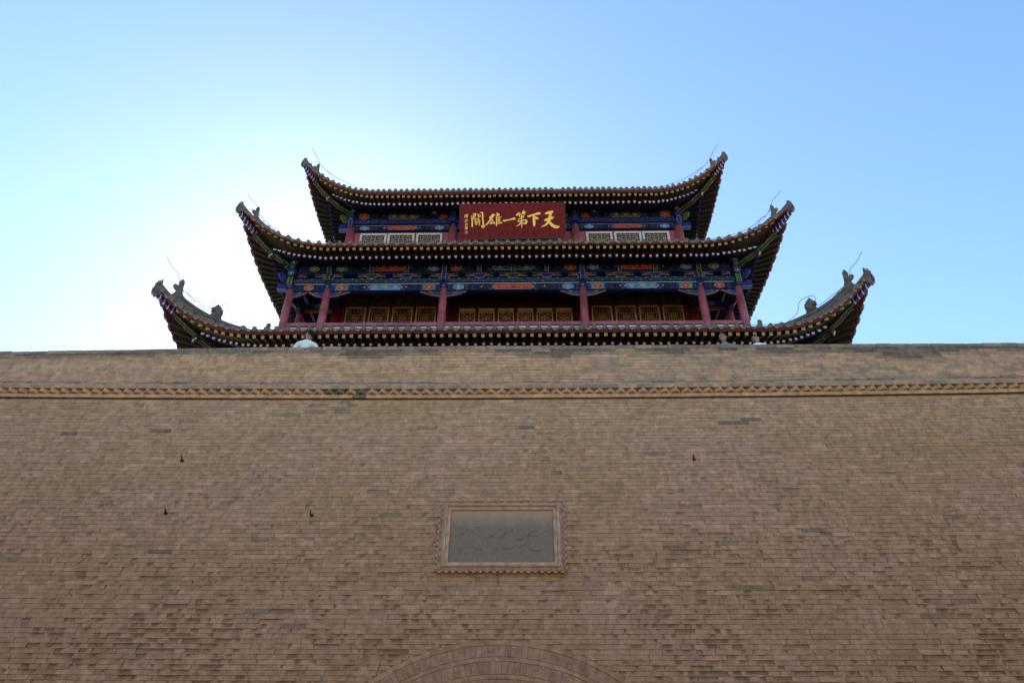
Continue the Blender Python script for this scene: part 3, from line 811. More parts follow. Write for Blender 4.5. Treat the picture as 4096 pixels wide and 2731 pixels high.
        while X < Xe-.16: lst.append(X); X += R['tsp']
        for idx, X in enumerate(lst):
            if X < lim: continue
            near = (not kd[0] and not kd[2]) or (kd[0] and not kd[2] and len(lst)-idx <= SIDE_N)
            jit = Matrix.Rotation(random.uniform(-.09, .09), 4, 'Z') @ Matrix.Rotation(random.uniform(-.11, .11), 4, 'X') @ Matrix.Rotation(random.uniform(-.08, .08), 4, 'Y')
            Mc = eframe(X+random.uniform(-.012, .012), .115+random.uniform(-.012, .010), -.035+random.uniform(-.015, .02)) @ jit
            Md = eframe(max(X-R['tsp']/2, .0), .055+random.uniform(-.004, .004), -.02) @ jit
            if R['n'] == 3 and kd == (0, 1, 0) and abs(X-1.73) < .12: pass      # one cap tile is missing here
            elif near: link('eave_tile', CAP, roof, Mc)
            else: add_mesh_to(stuffT, CAP, Mc, matnames(CAP))
            if X-R['tsp']/2 < .01 and kd[1] == 1: pass
            elif near: link('drip_tile', DM, roof, Md)
            else: add_mesh_to(stuffD, DM, Md, matnames(DM))
    for s_, nm in ((stuffR, 'outer_rafters'), (stuffF, 'outer_flying_rafters'), (stuffT, 'outer_eave_tiles'), (stuffD, 'outer_drip_tiles')):
        o = s_.build(nm, roof, fix=False); o['kind'] = 'stuff'
    # --- hip ridges with finials and corner beams
    n_ = R['n']; Xin = {1: 8.05, 2: 6.75, 3: 6.0}[n_]
    for sg in (-1, 1):
        for back in (0, 1):
            f = mp((0, sg, back), R); out = (f(Vector((1, -1, 0)))-f(Vector((0, 0, 0)))); out.z = 0; out.normalize()
            lat = Vector((-out.y, out.x, 0)); Z = Vector((0, 0, 1))
            def HP(X, dz=0): p = Top(R, X, Dhip(R, X)); p.y = CC-p.x; return f(p+Vector((0, 0, dz)))
            xs_ = list(np.linspace(Xin, Xe-.10, 16))
            hr = MB(); pts = [HP(x, -.05) for x in xs_]
            # the ridge sweeps up into a curled finial before the tip
            fin0 = {1: 10.56, 2: 9.42, 3: 8.12}[n_]; sc_ = {1: 1.0, 2: .85, 3: .80}[n_]
            rp = [HP(x) for x in np.linspace(Xin, fin0, 13)]
            hh2 = {1: .20, 2: .10, 3: .06}[n_]; hr.sweep(rp, .20*sc_, .14*sc_+hh2, 'ridge_grey', lat, -.03); hr.sweep(rp, .13*sc_, .10*sc_, 'roof_grey', lat, .11*sc_+hh2)
            hr.sweep(rp, .25*sc_, .035, 'roof_grey', lat, .07*sc_+hh2)
            # low tile course from the finial out to the tip
            tp = [HP(x) for x in np.linspace(fin0-.1, Xe-.06, 7)]; hr.sweep(tp, .19, .10, 'roof_grey', lat, -.02)
            hr.tube([p+Z*.10 for p in tp], [.065]*7, 'roof_grey', 8)
            hr.build('hip_ridge', roof)
            # finial
            fb = HP(fin0); fi = MB(); s_ = sc_
            prof_ = [(-.42, .0), (.16, -.02), (.20, .12), (.15, .20), (.10, .26), (.10, .36), (.17, .40), (.22, .47), (.20, .53), (.13, .54), (.07, .50), (.06, .60), (.08, .68), (.05, .76), (-.02, .77), (-.07, .71), (-.075, .55), (-.09, .38), (-.15, .24), (-.27, .15)]
            polygonal_plate(fi, [(a*s_*1.05, z*s_*1.12) for a, z in prof_], fb+Z*(hh2-.10), out, Z, lat, .12*s_, 'ridge_grey', .8)
            zc_ = fb+out*(.01*s_)+Z*(hh2-.10+.72*s_*1.12); fi.tube([zc_-lat*.07, zc_+lat*.07], .05*s_, 'ridge_grey', 8)
            fi.build('ridge_finial', roof)
            # horn at the very tip (fish-tail tile over the beam end)
            hb = f(Edge(R, Xe)); hb = hb-out*(.15*sc_+(.03 if n_ == 1 else 0))-Z*(.22*sc_+(.03 if n_ == 1 else 0)); hn = MB(); s_ = sc_
            prof_ = [(-.18, .06), (-.10, -.04), (.0, -.10), (.10, -.17), (.14, -.02), (.17, .12), (.155, .24), (.11, .35), (.05, .43), (.035, .53), (.0, .54), (-.02, .46), (-.03, .36), (-.05, .28), (-.08, .21), (-.13, .15)]
            polygonal_plate(hn, [(a*s_, z*s_) for a, z in prof_], hb, out, Z, lat, .20*s_, 'ridge_grey', .72)
            for k in range(7):
                t = k/6; p = hb+out*((.19-.10*abs(t-.25)*1.2)*s_)+Z*((-.08+.52*t)*s_)
                hn.tube([p-lat*.06-out*.02, p+out*.03*s_+Z*.02], [.03, .006], 'ridge_grey', 4); hn.tube([p+lat*.06-out*.02, p+out*.03*s_+Z*.02], [.03, .006], 'ridge_grey', 4)
            for k in range(6):
                p = hb+out*(-.10+.03*k)*s_+Z*(.02+.075*k)*s_; hn.tube([p-lat*.085, p+lat*.085], .022, 'stone_dark', 5)
            hn.build('corner_horn', roof)
            # corner beams: striped tip, stepped upper beam, carved bulb, lower beam
            q0, q1 = {1: (2.36, 3.02), 2: (1.22, 1.78), 3: (1.35, 1.80)}[n_]
            def under(q, dz=0):
                X = half+q; e = Edge(R, min(X, Xe)); return f(Vector((half+q, Yp-q, e.z-.02+dz)))
            cbm = MB(); pts = []; N_ = 8
            zt = {1: (13.83, 14.40), 2: (18.26, 18.80), 3: (22.52, 22.97)}[n_]
            def diag(q, z): return f(Vector((half+q, Yp-q, z)))
            m_ = 12
            strip = []
            for k in range(m_+1):
                t = k/m_; strip.append(diag(q0+(q1-q0)*t, zt[0]+(zt[1]-zt[0])*(t*.75+.25*t*t)))
            for k in range(m_):
                for mt, ta, tb in (('blue', 0, .62), ('white_paint', .62, 1.0)):
                    a = strip[k].lerp(strip[k+1], ta); b_ = strip[k].lerp(strip[k+1], tb); wv = .008 if mt == 'white_paint' else 0
                    if k % 2 and mt == 'white_paint': mt = 'blue'
                    cbm.sweep([a, b_], .13+wv, .16, mt, lat, -.10)
            cbm.build('striped_beam_end', roof)
            gb = MB(); qa, qb = {1: (1.90, 2.36), 2: (.76, 1.22), 3: (.93, 1.35)}[n_]; za, zb = {1: (13.50, 13.80), 2: (17.95, 18.22), 3: (22.15, 22.46)}[n_]
            P_ = [(qa-.35, za-.16), (qa, za), (qa+(qb-qa)*.55, za+(zb-za)*.50), (qa+(qb-qa)*.60, za+(zb-za)*.66), (qa+(qb-qa)*.85, za+(zb-za)*.86), (qa+(qb-qa)*.9, za+(zb-za)*1.03), (qb+.06, zb+.05)]
            gp = [diag(q, z) for q, z in P_]
            gb.sweep(gp, .15, .10, 'green', lat, -.13)
            for s2 in (-.078, 0, .078): gb.sweep([p+lat*s2 for p in gp], .008, .008, 'black' if s2 == 0 else 'cream', lat, -.139)
            gb.build('upper_corner_beam', roof)
            lb = MB(); qa, qb = {1: (.15, 1.77), 2: (.05, .60), 3: (.05, .68)}[n_]; za, zb = {1: (13.0, 13.28), 2: (17.74, 17.88), 3: (21.92, 21.98)}[n_]
            gp = [diag(qa, za), diag(qb-.12, zb-.02), diag(qb-.11, zb+.03), diag(qb, zb+.06)]
            lb.sweep(gp, .16, .12, 'green', lat, -.12)
            for s2 in (-.083, -.03, .03, .083): lb.sweep([p+lat*s2 for p in gp], .007, .008, 'black' if abs(s2) < .05 else 'cream', lat, -.129)
            lb.build('lower_corner_beam', roof)
            bl = MB(); bp = diag(R['bq'], R['bz']); m2 = 10
            rr = [.035, .075, .095, .10, .085, .055, .012]; hh = [.17, .12, .05, -.03, -.10, -.155, -.19]; vs = []
            for r_, h_ in zip(rr, hh):
                for k in range(m2): an = 2*math.pi*k/m2; vs.append(bp+out*(h_*-.25)+Vector((math.cos(an)*r_, math.sin(an)*r_, h_)))
            cyc = ['blue', 'white_paint', 'green', 'orange_red', 'green']
            fs = [(j*m2+k, j*m2+(k+1)%m2, (j+1)*m2+(k+1)%m2, (j+1)*m2+k) for j in range(6) for k in range(m2)]
            bl.add(vs, fs, [(cyc[(k+j) % 5] if j > 2 else 'green') for j in range(6) for k in range(m2)])
            bl.add(vs[:m2]+vs[-m2:], [tuple(range(m2)), tuple(range(m2, 2*m2))], 'green')
            bl.build('carved_bulb', roof)
            # red soffit filling between corner beam and the two fans
            # ridge beast (dragon bust) and small figure
            bx = {1: 9.66, 2: None, 3: 7.28}[n_]
            if bx and not back:
                b_ = HP(bx); bm_ = MB(); s_ = {1: .62, 3: .42}[n_]
                pr = [(-.36, .0), (.30, .0), (.24, .18), (.14, .26), (.10, .36), (.22, .34), (.26, .40), (.20, .46), (.28, .52), (.22, .58), (.12, .60), (.14, .72), (.06, .80), (.02, .92), (-.03, .78), (-.12, .86), (-.13, .74), (-.25, .76), (-.20, .64), (-.34, .60), (-.24, .52), (-.36, .44), (-.22, .40), (-.34, .28), (-.20, .26), (-.18, .14)]
                bz_ = .40 if n_ == 1 else .18
                polygonal_plate(bm_, [(a*s_, z*s_) for a, z in pr], b_+Z*bz_, out, Z, lat, .16*s_/.5, 'ridge_grey', .78)
                bm_.build('ridge_beast', roof)
            if n_ == 1 and not back:
                b_ = f(Vector((8.38, 19.67, 14.50))); bm_ = MB()
                pr = [(-.09, 0), (.09, 0), (.08, .12), (.05, .18), (.10, .24), (.06, .30), (.10, .36), (.05, .44), (-.03, .45), (-.06, .36), (-.05, .24), (-.09, .14)]
                bm_.box(b_.x-.06, b_.x+.06, b_.y-.06, b_.y+.06, 13.7, b_.z+.02, 'ridge_grey')
                polygonal_plate(bm_, pr, b_, out, Z, lat, .10, 'ridge_grey', .75); bm_.build('ridge_figure', roof)
    # shared rim: horizontal band where a skirt roof meets the storey above
    if n_ < 3:
        rb_ = MB(); Yt = Yp-R['o']+R['dmax']; zt_ = Top(R, 0, R['dmax']).z; ht = CC-Yt
        rb_.box(-ht, ht, Yt-.08, Yt+.06, zt_-.1, zt_+.10, 'ridge_grey'); rb_.box(-ht, ht, 2*YM-Yt-.06, 2*YM-Yt+.08, zt_-.1, zt_+.10, 'ridge_grey')
        for sg in (-1, 1): rb_.box(sg*ht-.08, sg*ht+.08, Yt+.07, 2*YM-Yt-.07, zt_-.1, zt_+.10, 'ridge_grey')
        rb_.build('roof_curb', roof)
    else:
        rt_ = MB(); zr = Top(R, 0, 4.62).z
        rt_.box(-6.3, 6.3, YM-.15, YM+.15, zr-.15, zr+.35, 'ridge_grey'); rt_.build('main_ridge', roof)
        gm = MB()
        for sg in (-1, 1):
            P = []
            for j in range(9): p = Top(R, 5.9, 2.0+2.62*j/8); P.append(Vector((sg*5.95, p.y, p.z+.03)))
            Q = [Vector((p.x, 2*YM-p.y, p.z)) for p in P[::-1]][1:]; z_ = Top(R, 0, 2.0).z-.4
            pts = P+Q; gm.prism(pts, (sg*.08, 0, 0), 'board_red')
        gm.build('gable', roof)

# ------------------------------------------------------------------ painted decoration helpers (flat print on timber faces)
def hexp(xc, zc, hw, hh, tip): return [(xc-hw, zc), (xc-hw+tip, zc+hh), (xc+hw-tip, zc+hh), (xc+hw, zc), (xc+hw-tip, zc-hh), (xc-hw+tip, zc-hh)]
def rect(x0, x1, z0, z1): return [(x0, z0), (x1, z0), (x1, z1), (x0, z1)]
def circ(xc, zc, r, n=8, sq=1): return [(xc+math.cos(2*math.pi*k/n)*r, zc+math.sin(2*math.pi*k/n)*r*sq) for k in range(n)]
def flower(mb, xc, zc, r, y, mat, core='cream'):
    for k in range(6): a = math.pi*k/3; mb.front(circ(xc+math.cos(a)*r*.6, zc+math.sin(a)*r*.6, r*.42, 6), y-.0005*k, mat)
    mb.front(circ(xc, zc, r*.35, 6), y-.004, core)
def cloudbox(mb, xc, zc, hw, hh, y, mat, line='cream', drop=0.):
    # lobed "cloud head" panel
    def sh(s_): return [(xc+s_*hw*math.cos(t)*(1-.16*math.cos(4*t)), zc-drop+s_*hh*math.sin(t)*(1+.18*math.cos(4*t))) for t in [2*math.pi*k/20 for k in range(20)]]
    mb.front(sh(1.0), y, line); mb.front(sh(.90), y-.0015, mat)
def curls(mb, x0, x1, zc, hh, y, mats, n):
    for k in range(n):
        x = x0+(x1-x0)*(k+.5)/n; s_ = 1 if k % 2 else -1; r = min(hh*.62, (x1-x0)/n*.45)
        mb.front(circ(x, zc-s_*hh*.25, r, 10), y, mats[k % len(mats)]); mb.front(circ(x, zc-s_*hh*.25, r*.55, 8), y-.001, mats[(k+1) % len(mats)])
        mb.front(circ(x, zc-s_*hh*.25, r*.22, 6), y-.002, 'cream')
def chevron(mb, x, zc, hh, w_, dirn, y, mat):
    d = dirn*hh*.9; mb.front([(x, zc), (x+d, zc+hh), (x+d+w_, zc+hh), (x+w_, zc), (x+d+w_, zc-hh), (x+d, zc-hh)], y, mat)
def painted_beam(name, x0, x1, z0, z1, y, depth, scheme, parent, under='blue', vband=None):
    mb = MB(); mb.box(x0, x1, y, y+depth, z0, z1, 'deep_blue' if scheme != 'plank' else 'blue', under)
    Lb = x1-x0; zc = (z0+z1)/2; hh = (z1-z0)/2; yy = y-.003; hi = hh*.93
    if scheme == 'plank':
        # alternating blue and green leaf scrolls with small gilt dots
        n = max(4, int(Lb/.34)); mb.front(rect(x0, x1, z0+hh*.08, z1), yy, 'green')
        for k in range(n):
            xa = x0+Lb*k/n; xb = x0+Lb*(k+1)/n; xm = (xa+xb)/2
            mb.front([(xa, z1-hh*.1), (xa+.04, zc+hh*.1), (xm-.05, z0+hh*.35), (xm, z0+hh*.15), (xm+.05, z0+hh*.35), (xb-.04, zc+hh*.1), (xb, z1-hh*.1), (xm+.06, zc+hh*.25), (xm, z1-hh*.15), (xm-.06, zc+hh*.25)], yy-.0015, 'blue' if k % 2 == 0 else 'blue')
            mb.front(circ(xm, z1-hh*.22, .013, 6), yy-.003, 'gold'); mb.front(circ(xa, z0+hh*.3, .018, 6), yy-.003, 'cream')
        return mb.build(name, parent, fix=False)
    A, Bm, main = {'teal': ('blue', 'green', 'teal'), 'red': ('green', 'blue', 'orange_red'), 'cyan': ('blue', 'green', 'sky_blue')}[scheme]
    mb.front(rect(x0+.01, x1-.01, zc-hi, zc+hi), yy, 'deep_blue')
    if Lb < 2:          # short end bay
        mb.front(rect(x0+.02, x0+.13, zc-hi, zc+hi), yy-.001, A); mb.front(rect(x1-.13, x1-.02, zc-hi, zc+hi), yy-.001, A)
        xm = (x0+x1)/2
        for s_ in (-1, 1):
            for q in range(3): chevron(mb, xm+s_*(.24+.08*q), zc, hi, .035*s_, -s_*-1 if False else s_, yy-.001, (Bm, A, Bm)[q])
        cloudbox(mb, xm, zc, .20, hi*.8, yy-.002, 'orange_red' if scheme == 'cyan' else 'teal'); flower(mb, xm, zc, hi*.42, yy-.004, 'salmon')
        return mb.build(name, parent, fix=False)
    eb = min(.52, Lb*.125)
    for s_, xa in ((1, x0), (-1, x1)):
        X = lambda t: xa+s_*t
        def rr(a, b, c, m_): mb.front(rect(min(X(a), X(b)), max(X(a), X(b)), zc-hi, zc+hi), c, m_)
        rr(.02, .11, yy-.001, A); rr(.12, .15, yy-.001, 'deep_blue'); rr(.15, .15+eb, yy-.001, {'red': 'blue', 'teal': 'green', 'cyan': 'teal'}[scheme]); rr(.16+eb, .25+eb, yy-.001, A)
        cloudbox(mb, X(.15+eb/2), zc, eb*.42, hi*.86, yy-.002, {'red': 'sky_blue', 'teal': 'orange_red', 'cyan': 'orange_red'}[scheme], 'cream')
        flower(mb, X(.15+eb/2), zc, hi*.45, yy-.004, 'salmon' if scheme != 'red' else 'cream')
        # chevrons and scroll field
        t0 = .30+eb
        for q, mt in enumerate((Bm, A)): chevron(mb, X(t0+.06*q), zc, hi, s_*.04, s_, yy-.0015, mt)
        xa_, xb_ = sorted((X(t0+.30), X(Lb*.33)))
        curls(mb, xa_, xb_, zc, hi, yy-.002, ('green', 'blue'), 6)
        xm_ = X(t0+.42); mb.front(circ(xm_, zc+hi*.1, .032, 8), yy-.006, 'cream')
        for q, mt in enumerate((Bm, A, 'cream')): chevron(mb, X(Lb*.335+.045*q), zc, hi, s_*(.035 if q < 2 else .01), -s_, yy-.0025, mt)
    xm = (x0+x1)/2; hw = Lb*.155
    mb.front(hexp(xm, zc, hw+.07, hi*.99, .13), yy-.004, 'blue' if main != 'orange_red' else 'green')
    mb.front(hexp(xm, zc, hw+.02, hi*.86, .12), yy-.005, 'cream'); mb.front(hexp(xm, zc, hw, hi*.80, .11), yy-.006, main)
    if main == 'orange_red':
        for k in range(9):
            x = xm-hw*.8+hw*1.6*k/8; mb.front(circ(x, zc+(hi*.2 if k % 2 else -hi*.15), hi*.36, 7), yy-.007, 'salmon' if k != 4 else 'blue'); mb.front(circ(x, zc+(hi*.2 if k % 2 else -hi*.15), hi*.20, 6), yy-.008, 'orange_red')
    else:
        for k in (-1, 0, 1): flower(mb, xm+k*hw*.62, zc, hi*.55, yy-.007, 'salmon')
        for k in range(8):
            x = xm-hw*.85+hw*1.7*k/7
            if min(abs(x-xm), abs(x-xm-hw*.62), abs(x-xm+hw*.62)) > .09: mb.front(circ(x, zc+(hi*.15 if k % 2 else -hi*.2), hi*.3, 7), yy-.007, 'blue'); mb.front(circ(x, zc+(hi*.15 if k % 2 else -hi*.2), hi*.15, 6), yy-.008, main)
    return mb.build(name, parent, fix=False)

def column(x, y, z0, z1, r0, r1, name='column', mat='column_red', collar=True):
    mb = MB(); n = 20; vs = []
    zs_ = [z0, z0+(z1-z0)*.4, z1]
    for zz, rr in zip(zs_, (r0, r0*.97+r1*.03, r1)):
        vs += [(x+math.cos(2*math.pi*k/n)*rr, y+math.sin(2*math.pi*k/n)*rr, zz) for k in range(n)]
    mb.add(vs, [(j*n+k, j*n+(k+1)%n, (j+1)*n+(k+1)%n, (j+1)*n+k) for j in range(2) for k in range(n)]+[tuple(range(2*n, 3*n))], mat)
    o = mb.build(name, tower)
    for p in o.data.polygons: p.use_smooth = len(p.vertices) == 4
    if collar:
        cb = MB(); vs = []
        for zz, rr in ((z1-.02, r1+.006), (z1+.22, r1+.012), (z1+.24, r1+.0)): vs += [(x+math.cos(2*math.pi*k/n)*rr, y+math.sin(2*math.pi*k/n)*rr, zz) for k in range(n)]
        cb.add(vs, [(j*n+k, j*n+(k+1)%n, (j+1)*n+(k+1)%n, (j+1)*n+k) for j in range(2) for k in range(n)], ['blue' if k % 4 else 'green' for j in range(2) for k in range(n)])
        cb.front([(x-.09, z1+.01), (x, z1+.16), (x+.09, z1+.01)], y-r1-.014, 'blue'); cb.front([(x-.045, z1+.02), (x, z1+.08), (x+.045, z1+.02)], y-r1-.016, 'cream')
        cb.build('column_collar', o)
    return o

XC = [-8.05, -6.71, -2.505, 2.505, 6.71, 8.05]
# ---------------- first storey (mostly hidden by the parapet)
for x in XC:
    column(x, 20, WALK, 12.45, .19, .17); column(x, 29, WALK, 12.45, .19, .17, collar=False)
for x in (-8.05, 8.05):
    for y in (21.34, 24.5, 27.66): column(x, y, WALK, 12.45, .19, .17, collar=False)
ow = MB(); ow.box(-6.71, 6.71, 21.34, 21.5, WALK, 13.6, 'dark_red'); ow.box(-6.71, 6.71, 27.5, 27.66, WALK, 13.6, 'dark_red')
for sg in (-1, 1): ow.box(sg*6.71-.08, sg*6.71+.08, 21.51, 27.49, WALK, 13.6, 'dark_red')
ow.build('lower_storey_wall', tower)
for i in range(5):
    a, b = XC[i]+.17, XC[i+1]-.17
    painted_beam('painted_beam', a, b, 12.45, 12.75, 19.88, .24, 'red' if i % 2 else 'teal', tower)
bs = MB(); bs.box(-8.2, 8.2, 20-.12, 20+.1, 12.80, 13.50, 'deep_blue')
bs.box(-8.2, 8.2, 29-.1, 29+.1, 12.5, 13.50, 'deep_blue')
for sg in (-1, 1): bs.box(sg*8.05-.1, sg*8.05+.1, 20.13, 28.87, 12.45, 13.50, 'deep_blue')
bs.build('lower_tie_beam', tower)

# ---------------- second storey
FL2 = 14.28
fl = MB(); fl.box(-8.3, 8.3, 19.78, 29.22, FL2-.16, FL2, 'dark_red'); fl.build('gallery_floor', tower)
for x in XC:
    column(x, 20, FL2, 16.70, .148, .130); column(x, 29, FL2, 16.70, .148, .130, collar=False)
for x in (-8.05, 8.05):
    for y in (21.34, 24.5, 27.66): column(x, y, FL2, 16.70, .148, .130, collar=False)
# gallery balustrade: red rail over white lattice
for i in range(5):
    a, b = XC[i]+.13, XC[i+1]-.13
    rl = MB(); rl.box(a, b, 19.94, 20.06, 15.03, 15.165, 'column_red'); rl.box(a, b, 19.97, 20.03, 14.99, 15.02, 'dark_red'); ro_ = rl.build('gallery_rail', tower)
    lt = MB(); y0, y1 = 19.955, 20.005
    lt.box(a+.02, b-.02, y0, y1, 14.925, 14.985, 'white_paint'); lt.box(a+.02, b-.02, y0, y1, 14.34, 14.40, 'white_paint')
    nb = max(2, round((b-a)/.62))
    for k in range(nb+1):
        x = a+.04+(b-a-.08)*k/nb; lt.box(x-.025, x+.025, y0+.002, y1-.002, 14.40, 14.925, 'white_paint')
        if k < nb:
            x2 = x+(b-a-.08)/nb
            lt.box(x+.025, x2-.025, y0+.006, y1-.006, 14.855, 14.875, 'cream')
            for t in (.28, .5, .72): xx = x+(x2-x)*t; lt.box(xx-.012, xx+.012, y0+.006, y1-.006, 14.40 if t == .5 else 14.6, 14.855, 'cream')
            lt.box(x+.025, x2-.025, y0+.008, y1-.008, 14.58, 14.60, 'cream')
    lt.build('lattice_panel', ro_)
for sg in (-1, 1):
    rl = MB()
    rl.box(sg*8.05-.06, sg*8.05+.06, 20.15, 28.85, 15.03, 15.165, 'column_red'); rl.box(sg*8.05-.025, sg*8.05+.025, 20.15, 28.85, 14.34, 14.985, 'white_paint'); rl.build('gallery_rail', tower)
# inner wall with windows and doors
iw = MB(); YI = 21.34
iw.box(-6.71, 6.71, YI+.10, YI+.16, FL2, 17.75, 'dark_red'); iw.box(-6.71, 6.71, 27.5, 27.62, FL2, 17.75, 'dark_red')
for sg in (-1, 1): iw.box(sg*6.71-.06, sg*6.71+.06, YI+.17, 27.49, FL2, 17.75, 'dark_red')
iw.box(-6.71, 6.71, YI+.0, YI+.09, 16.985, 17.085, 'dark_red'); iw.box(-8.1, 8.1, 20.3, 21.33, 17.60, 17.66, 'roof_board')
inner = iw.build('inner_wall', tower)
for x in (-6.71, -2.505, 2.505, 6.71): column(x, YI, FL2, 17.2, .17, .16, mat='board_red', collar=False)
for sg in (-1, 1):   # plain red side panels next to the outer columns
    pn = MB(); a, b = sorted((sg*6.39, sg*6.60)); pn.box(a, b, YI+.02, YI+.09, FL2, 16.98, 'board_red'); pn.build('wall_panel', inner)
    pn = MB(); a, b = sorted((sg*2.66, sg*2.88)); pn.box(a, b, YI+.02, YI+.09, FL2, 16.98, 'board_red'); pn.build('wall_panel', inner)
def bars(mb, segs, x0, z0, sx_, sz_, y, th, mat, dep=.02):
    # straight lattice bars from normalised segments
    for (a, b, c, d) in segs:
        p = Vector((x0+a*sx_, y, z0+b*sz_)); q = Vector((x0+c*sx_, y, z0+d*sz_)); v = q-p; l = v.length
        if l < 1e-4: continue
        v /= l; nrm = Vector((-v.z, 0, v.x))*th/2; p = p-v*th*.3; q = q+v*th*.3; D = Vector((0, dep, 0))
        mb.hexa([p-nrm, q-nrm, q-nrm+D, p-nrm+D, p+nrm, q+nrm, q+nrm+D, p+nrm+D], mat)
def lat_octagon():
    # grid lattice with elongated octagons, as on the side bays of the second storey
    S = []
    for k in range(1, 8): S.append((k/8, 0, k/8, .30))
    for zz in (.10, .20, .30): S.append((0, zz, 1, zz))
    for z0_, z1_, cs in ((.30, .64, (.5,)), (.64, 1.0, (.0, 1.0))):
        h_ = z1_-z0_; zm = (z0_+z1_)/2
        for k in range(9):
            x = k/8
            if any(abs(x-c) < .2 for c in cs): S += [(x, z0_, x, zm-h_*.30), (x, z1_, x, zm+h_*.30)]
            elif 0 < x < 1: S.append((x, z0_, x, z1_))
        for c in cs:
            a, b = max(0, c-.12), min(1, c+.12)
            for zz in (-.10, 0, .10): S.append((max(0, c-.18), zm+h_*zz, min(1, c+.18), zm+h_*zz))
            for s_ in (-1, 1):
                S.append((a, zm+s_*h_*.30, b, zm+s_*h_*.30))
                for e in (-1, 1):
                    if 0 <= c+e*.12 <= 1: S.append((c+e*.12, zm+s_*h_*.30, c+e*.20, zm+s_*h_*.14))
        S.append((0, zm, .12, zm) if cs == (.5,) else (.38, zm, .62, zm))
        if cs == (.5,): S.append((.88, zm, 1, zm))
        S.append((0, z1_, 1, z1_))
    return S
LO = lat_octagon()
def lat_door():
    S = [(.25, 0, .25, 1), (.75, 0, .75, 1), (.25, .28, .75, .28), (.25, .72, .75, .72)]
    for sx_ in (0, 1):
        for sz_ in (0, 1):
            X = lambda a: a if not sx_ else 1-a
            Z = lambda a: a if not sz_ else 1-a
            for a, b, c, d in ((.25, .12, .12, .12), (.12, .12, .12, .42), (.12, .42, .25, .42), (0, .27, .12, .27), (.25, .12, .42, .12), (.42, .12, .42, 0), (.12, .42, .12, .42)):
                S.append((X(a), Z(b), X(c), Z(d)))
    for a in range(4):
        an = math.pi/2*a; c_, s_ = math.cos(an), math.sin(an); S += [(.5+c_*.05, .5+s_*.05, .5+c_*.17-s_*.06, .5+s_*.17+c_*.06), (.5+c_*.05, .5+s_*.05, .5+c_*.17+s_*.06, .5+s_*.17-c_*.06), (.5+c_*.17-s_*.06, .5+s_*.17+c_*.06, .5+c_*.22, .5+s_*.22), (.5+c_*.17+s_*.06, .5+s_*.17-c_*.06, .5+c_*.22, .5+s_*.22), (.5, .5, .5+c_*.25, .5+s_*.25)]
    return S
LD = lat_door()
def framed(name, x0, x1, z0, z1, y, fw_, fmat, segs, lmat, bth, parent, back='black', nrep=1):
    fr = MB()
    fr.box(x0, x1, y, y+.05, z1-fw_, z1, fmat); fr.box(x0, x1, y, y+.05, z0, z0+fw_, fmat)
    fr.box(x0, x0+fw_, y+.001, y+.049, z0+fw_, z1-fw_, fmat); fr.box(x1-fw_, x1, y+.001, y+.049, z0+fw_, z1-fw_, fmat)
    o = fr.build(name, parent)
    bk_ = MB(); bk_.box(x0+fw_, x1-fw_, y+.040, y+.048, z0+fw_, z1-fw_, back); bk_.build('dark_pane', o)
    lt_ = MB()
    for r_ in range(nrep):
        h_ = (z1-z0-2*fw_)/nrep; bars(lt_, segs, x0+fw_, z0+fw_+r_*h_, x1-x0-2*fw_, h_, y+.012, bth, lmat)
    lt_.build('lattice', o); return o
for sg in (-1, 1):
    for k in range(4):
        a = sg*(2.93+.885*k); b = a+sg*.765; x0, x1 = min(a, b), max(a, b)
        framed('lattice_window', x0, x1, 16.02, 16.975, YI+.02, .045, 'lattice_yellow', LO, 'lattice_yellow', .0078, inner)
        bd = MB(); bd.box(x0-.06, x1+.06, YI+.03, YI+.09, 14.6, 15.98, 'board_red'); bd.build('wall_panel', inner)
        pp = MB(); pp.box(x0+.02, x1-.02, YI+.03, YI+.09, 17.09, 17.56, 'landscape_panel'); pp.box(x0+.02, x1-.02, YI+.028, YI+.05, 17.09, 17.11, 'lattice_yellow')
        for q in range(5):
            cx_ = x0+.12+random.random()*(x1-x0-.24); cz_ = 17.16+random.random()*.18
            pp.front([(cx_+math.cos(t)*random.uniform(.03, .09), cz_+math.sin(t)*random.uniform(.01, .05)) for t in np.linspace(0, 6.28, 8)[:-1]], YI+.026-.0005*q, 'black')
        pp.build('painted_panel', inner)
for k in range(6):
    x0 = -2.05+.728*k; x1 = x0+.60
    dr = MB(); dr.box(x0-.055, x1+.055, YI+.052, YI+.09, FL2, 16.90, 'board_red'); d_ = dr.build('door_leaf', inner)
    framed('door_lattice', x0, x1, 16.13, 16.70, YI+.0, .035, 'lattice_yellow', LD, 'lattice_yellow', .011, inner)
    st_ = MB(); st_.box(x0, x1, YI+.005, YI+.029, 16.745, 16.865, 'tan_strip' if 'tan_strip' in MAT else 'lattice_yellow'); st_.build('door_strip', inner)
    st_ = MB(); st_.box(x0, x1, YI+.005, YI+.029, 15.0, 16.08, 'board_red'); st_.build('door_strip', inner)
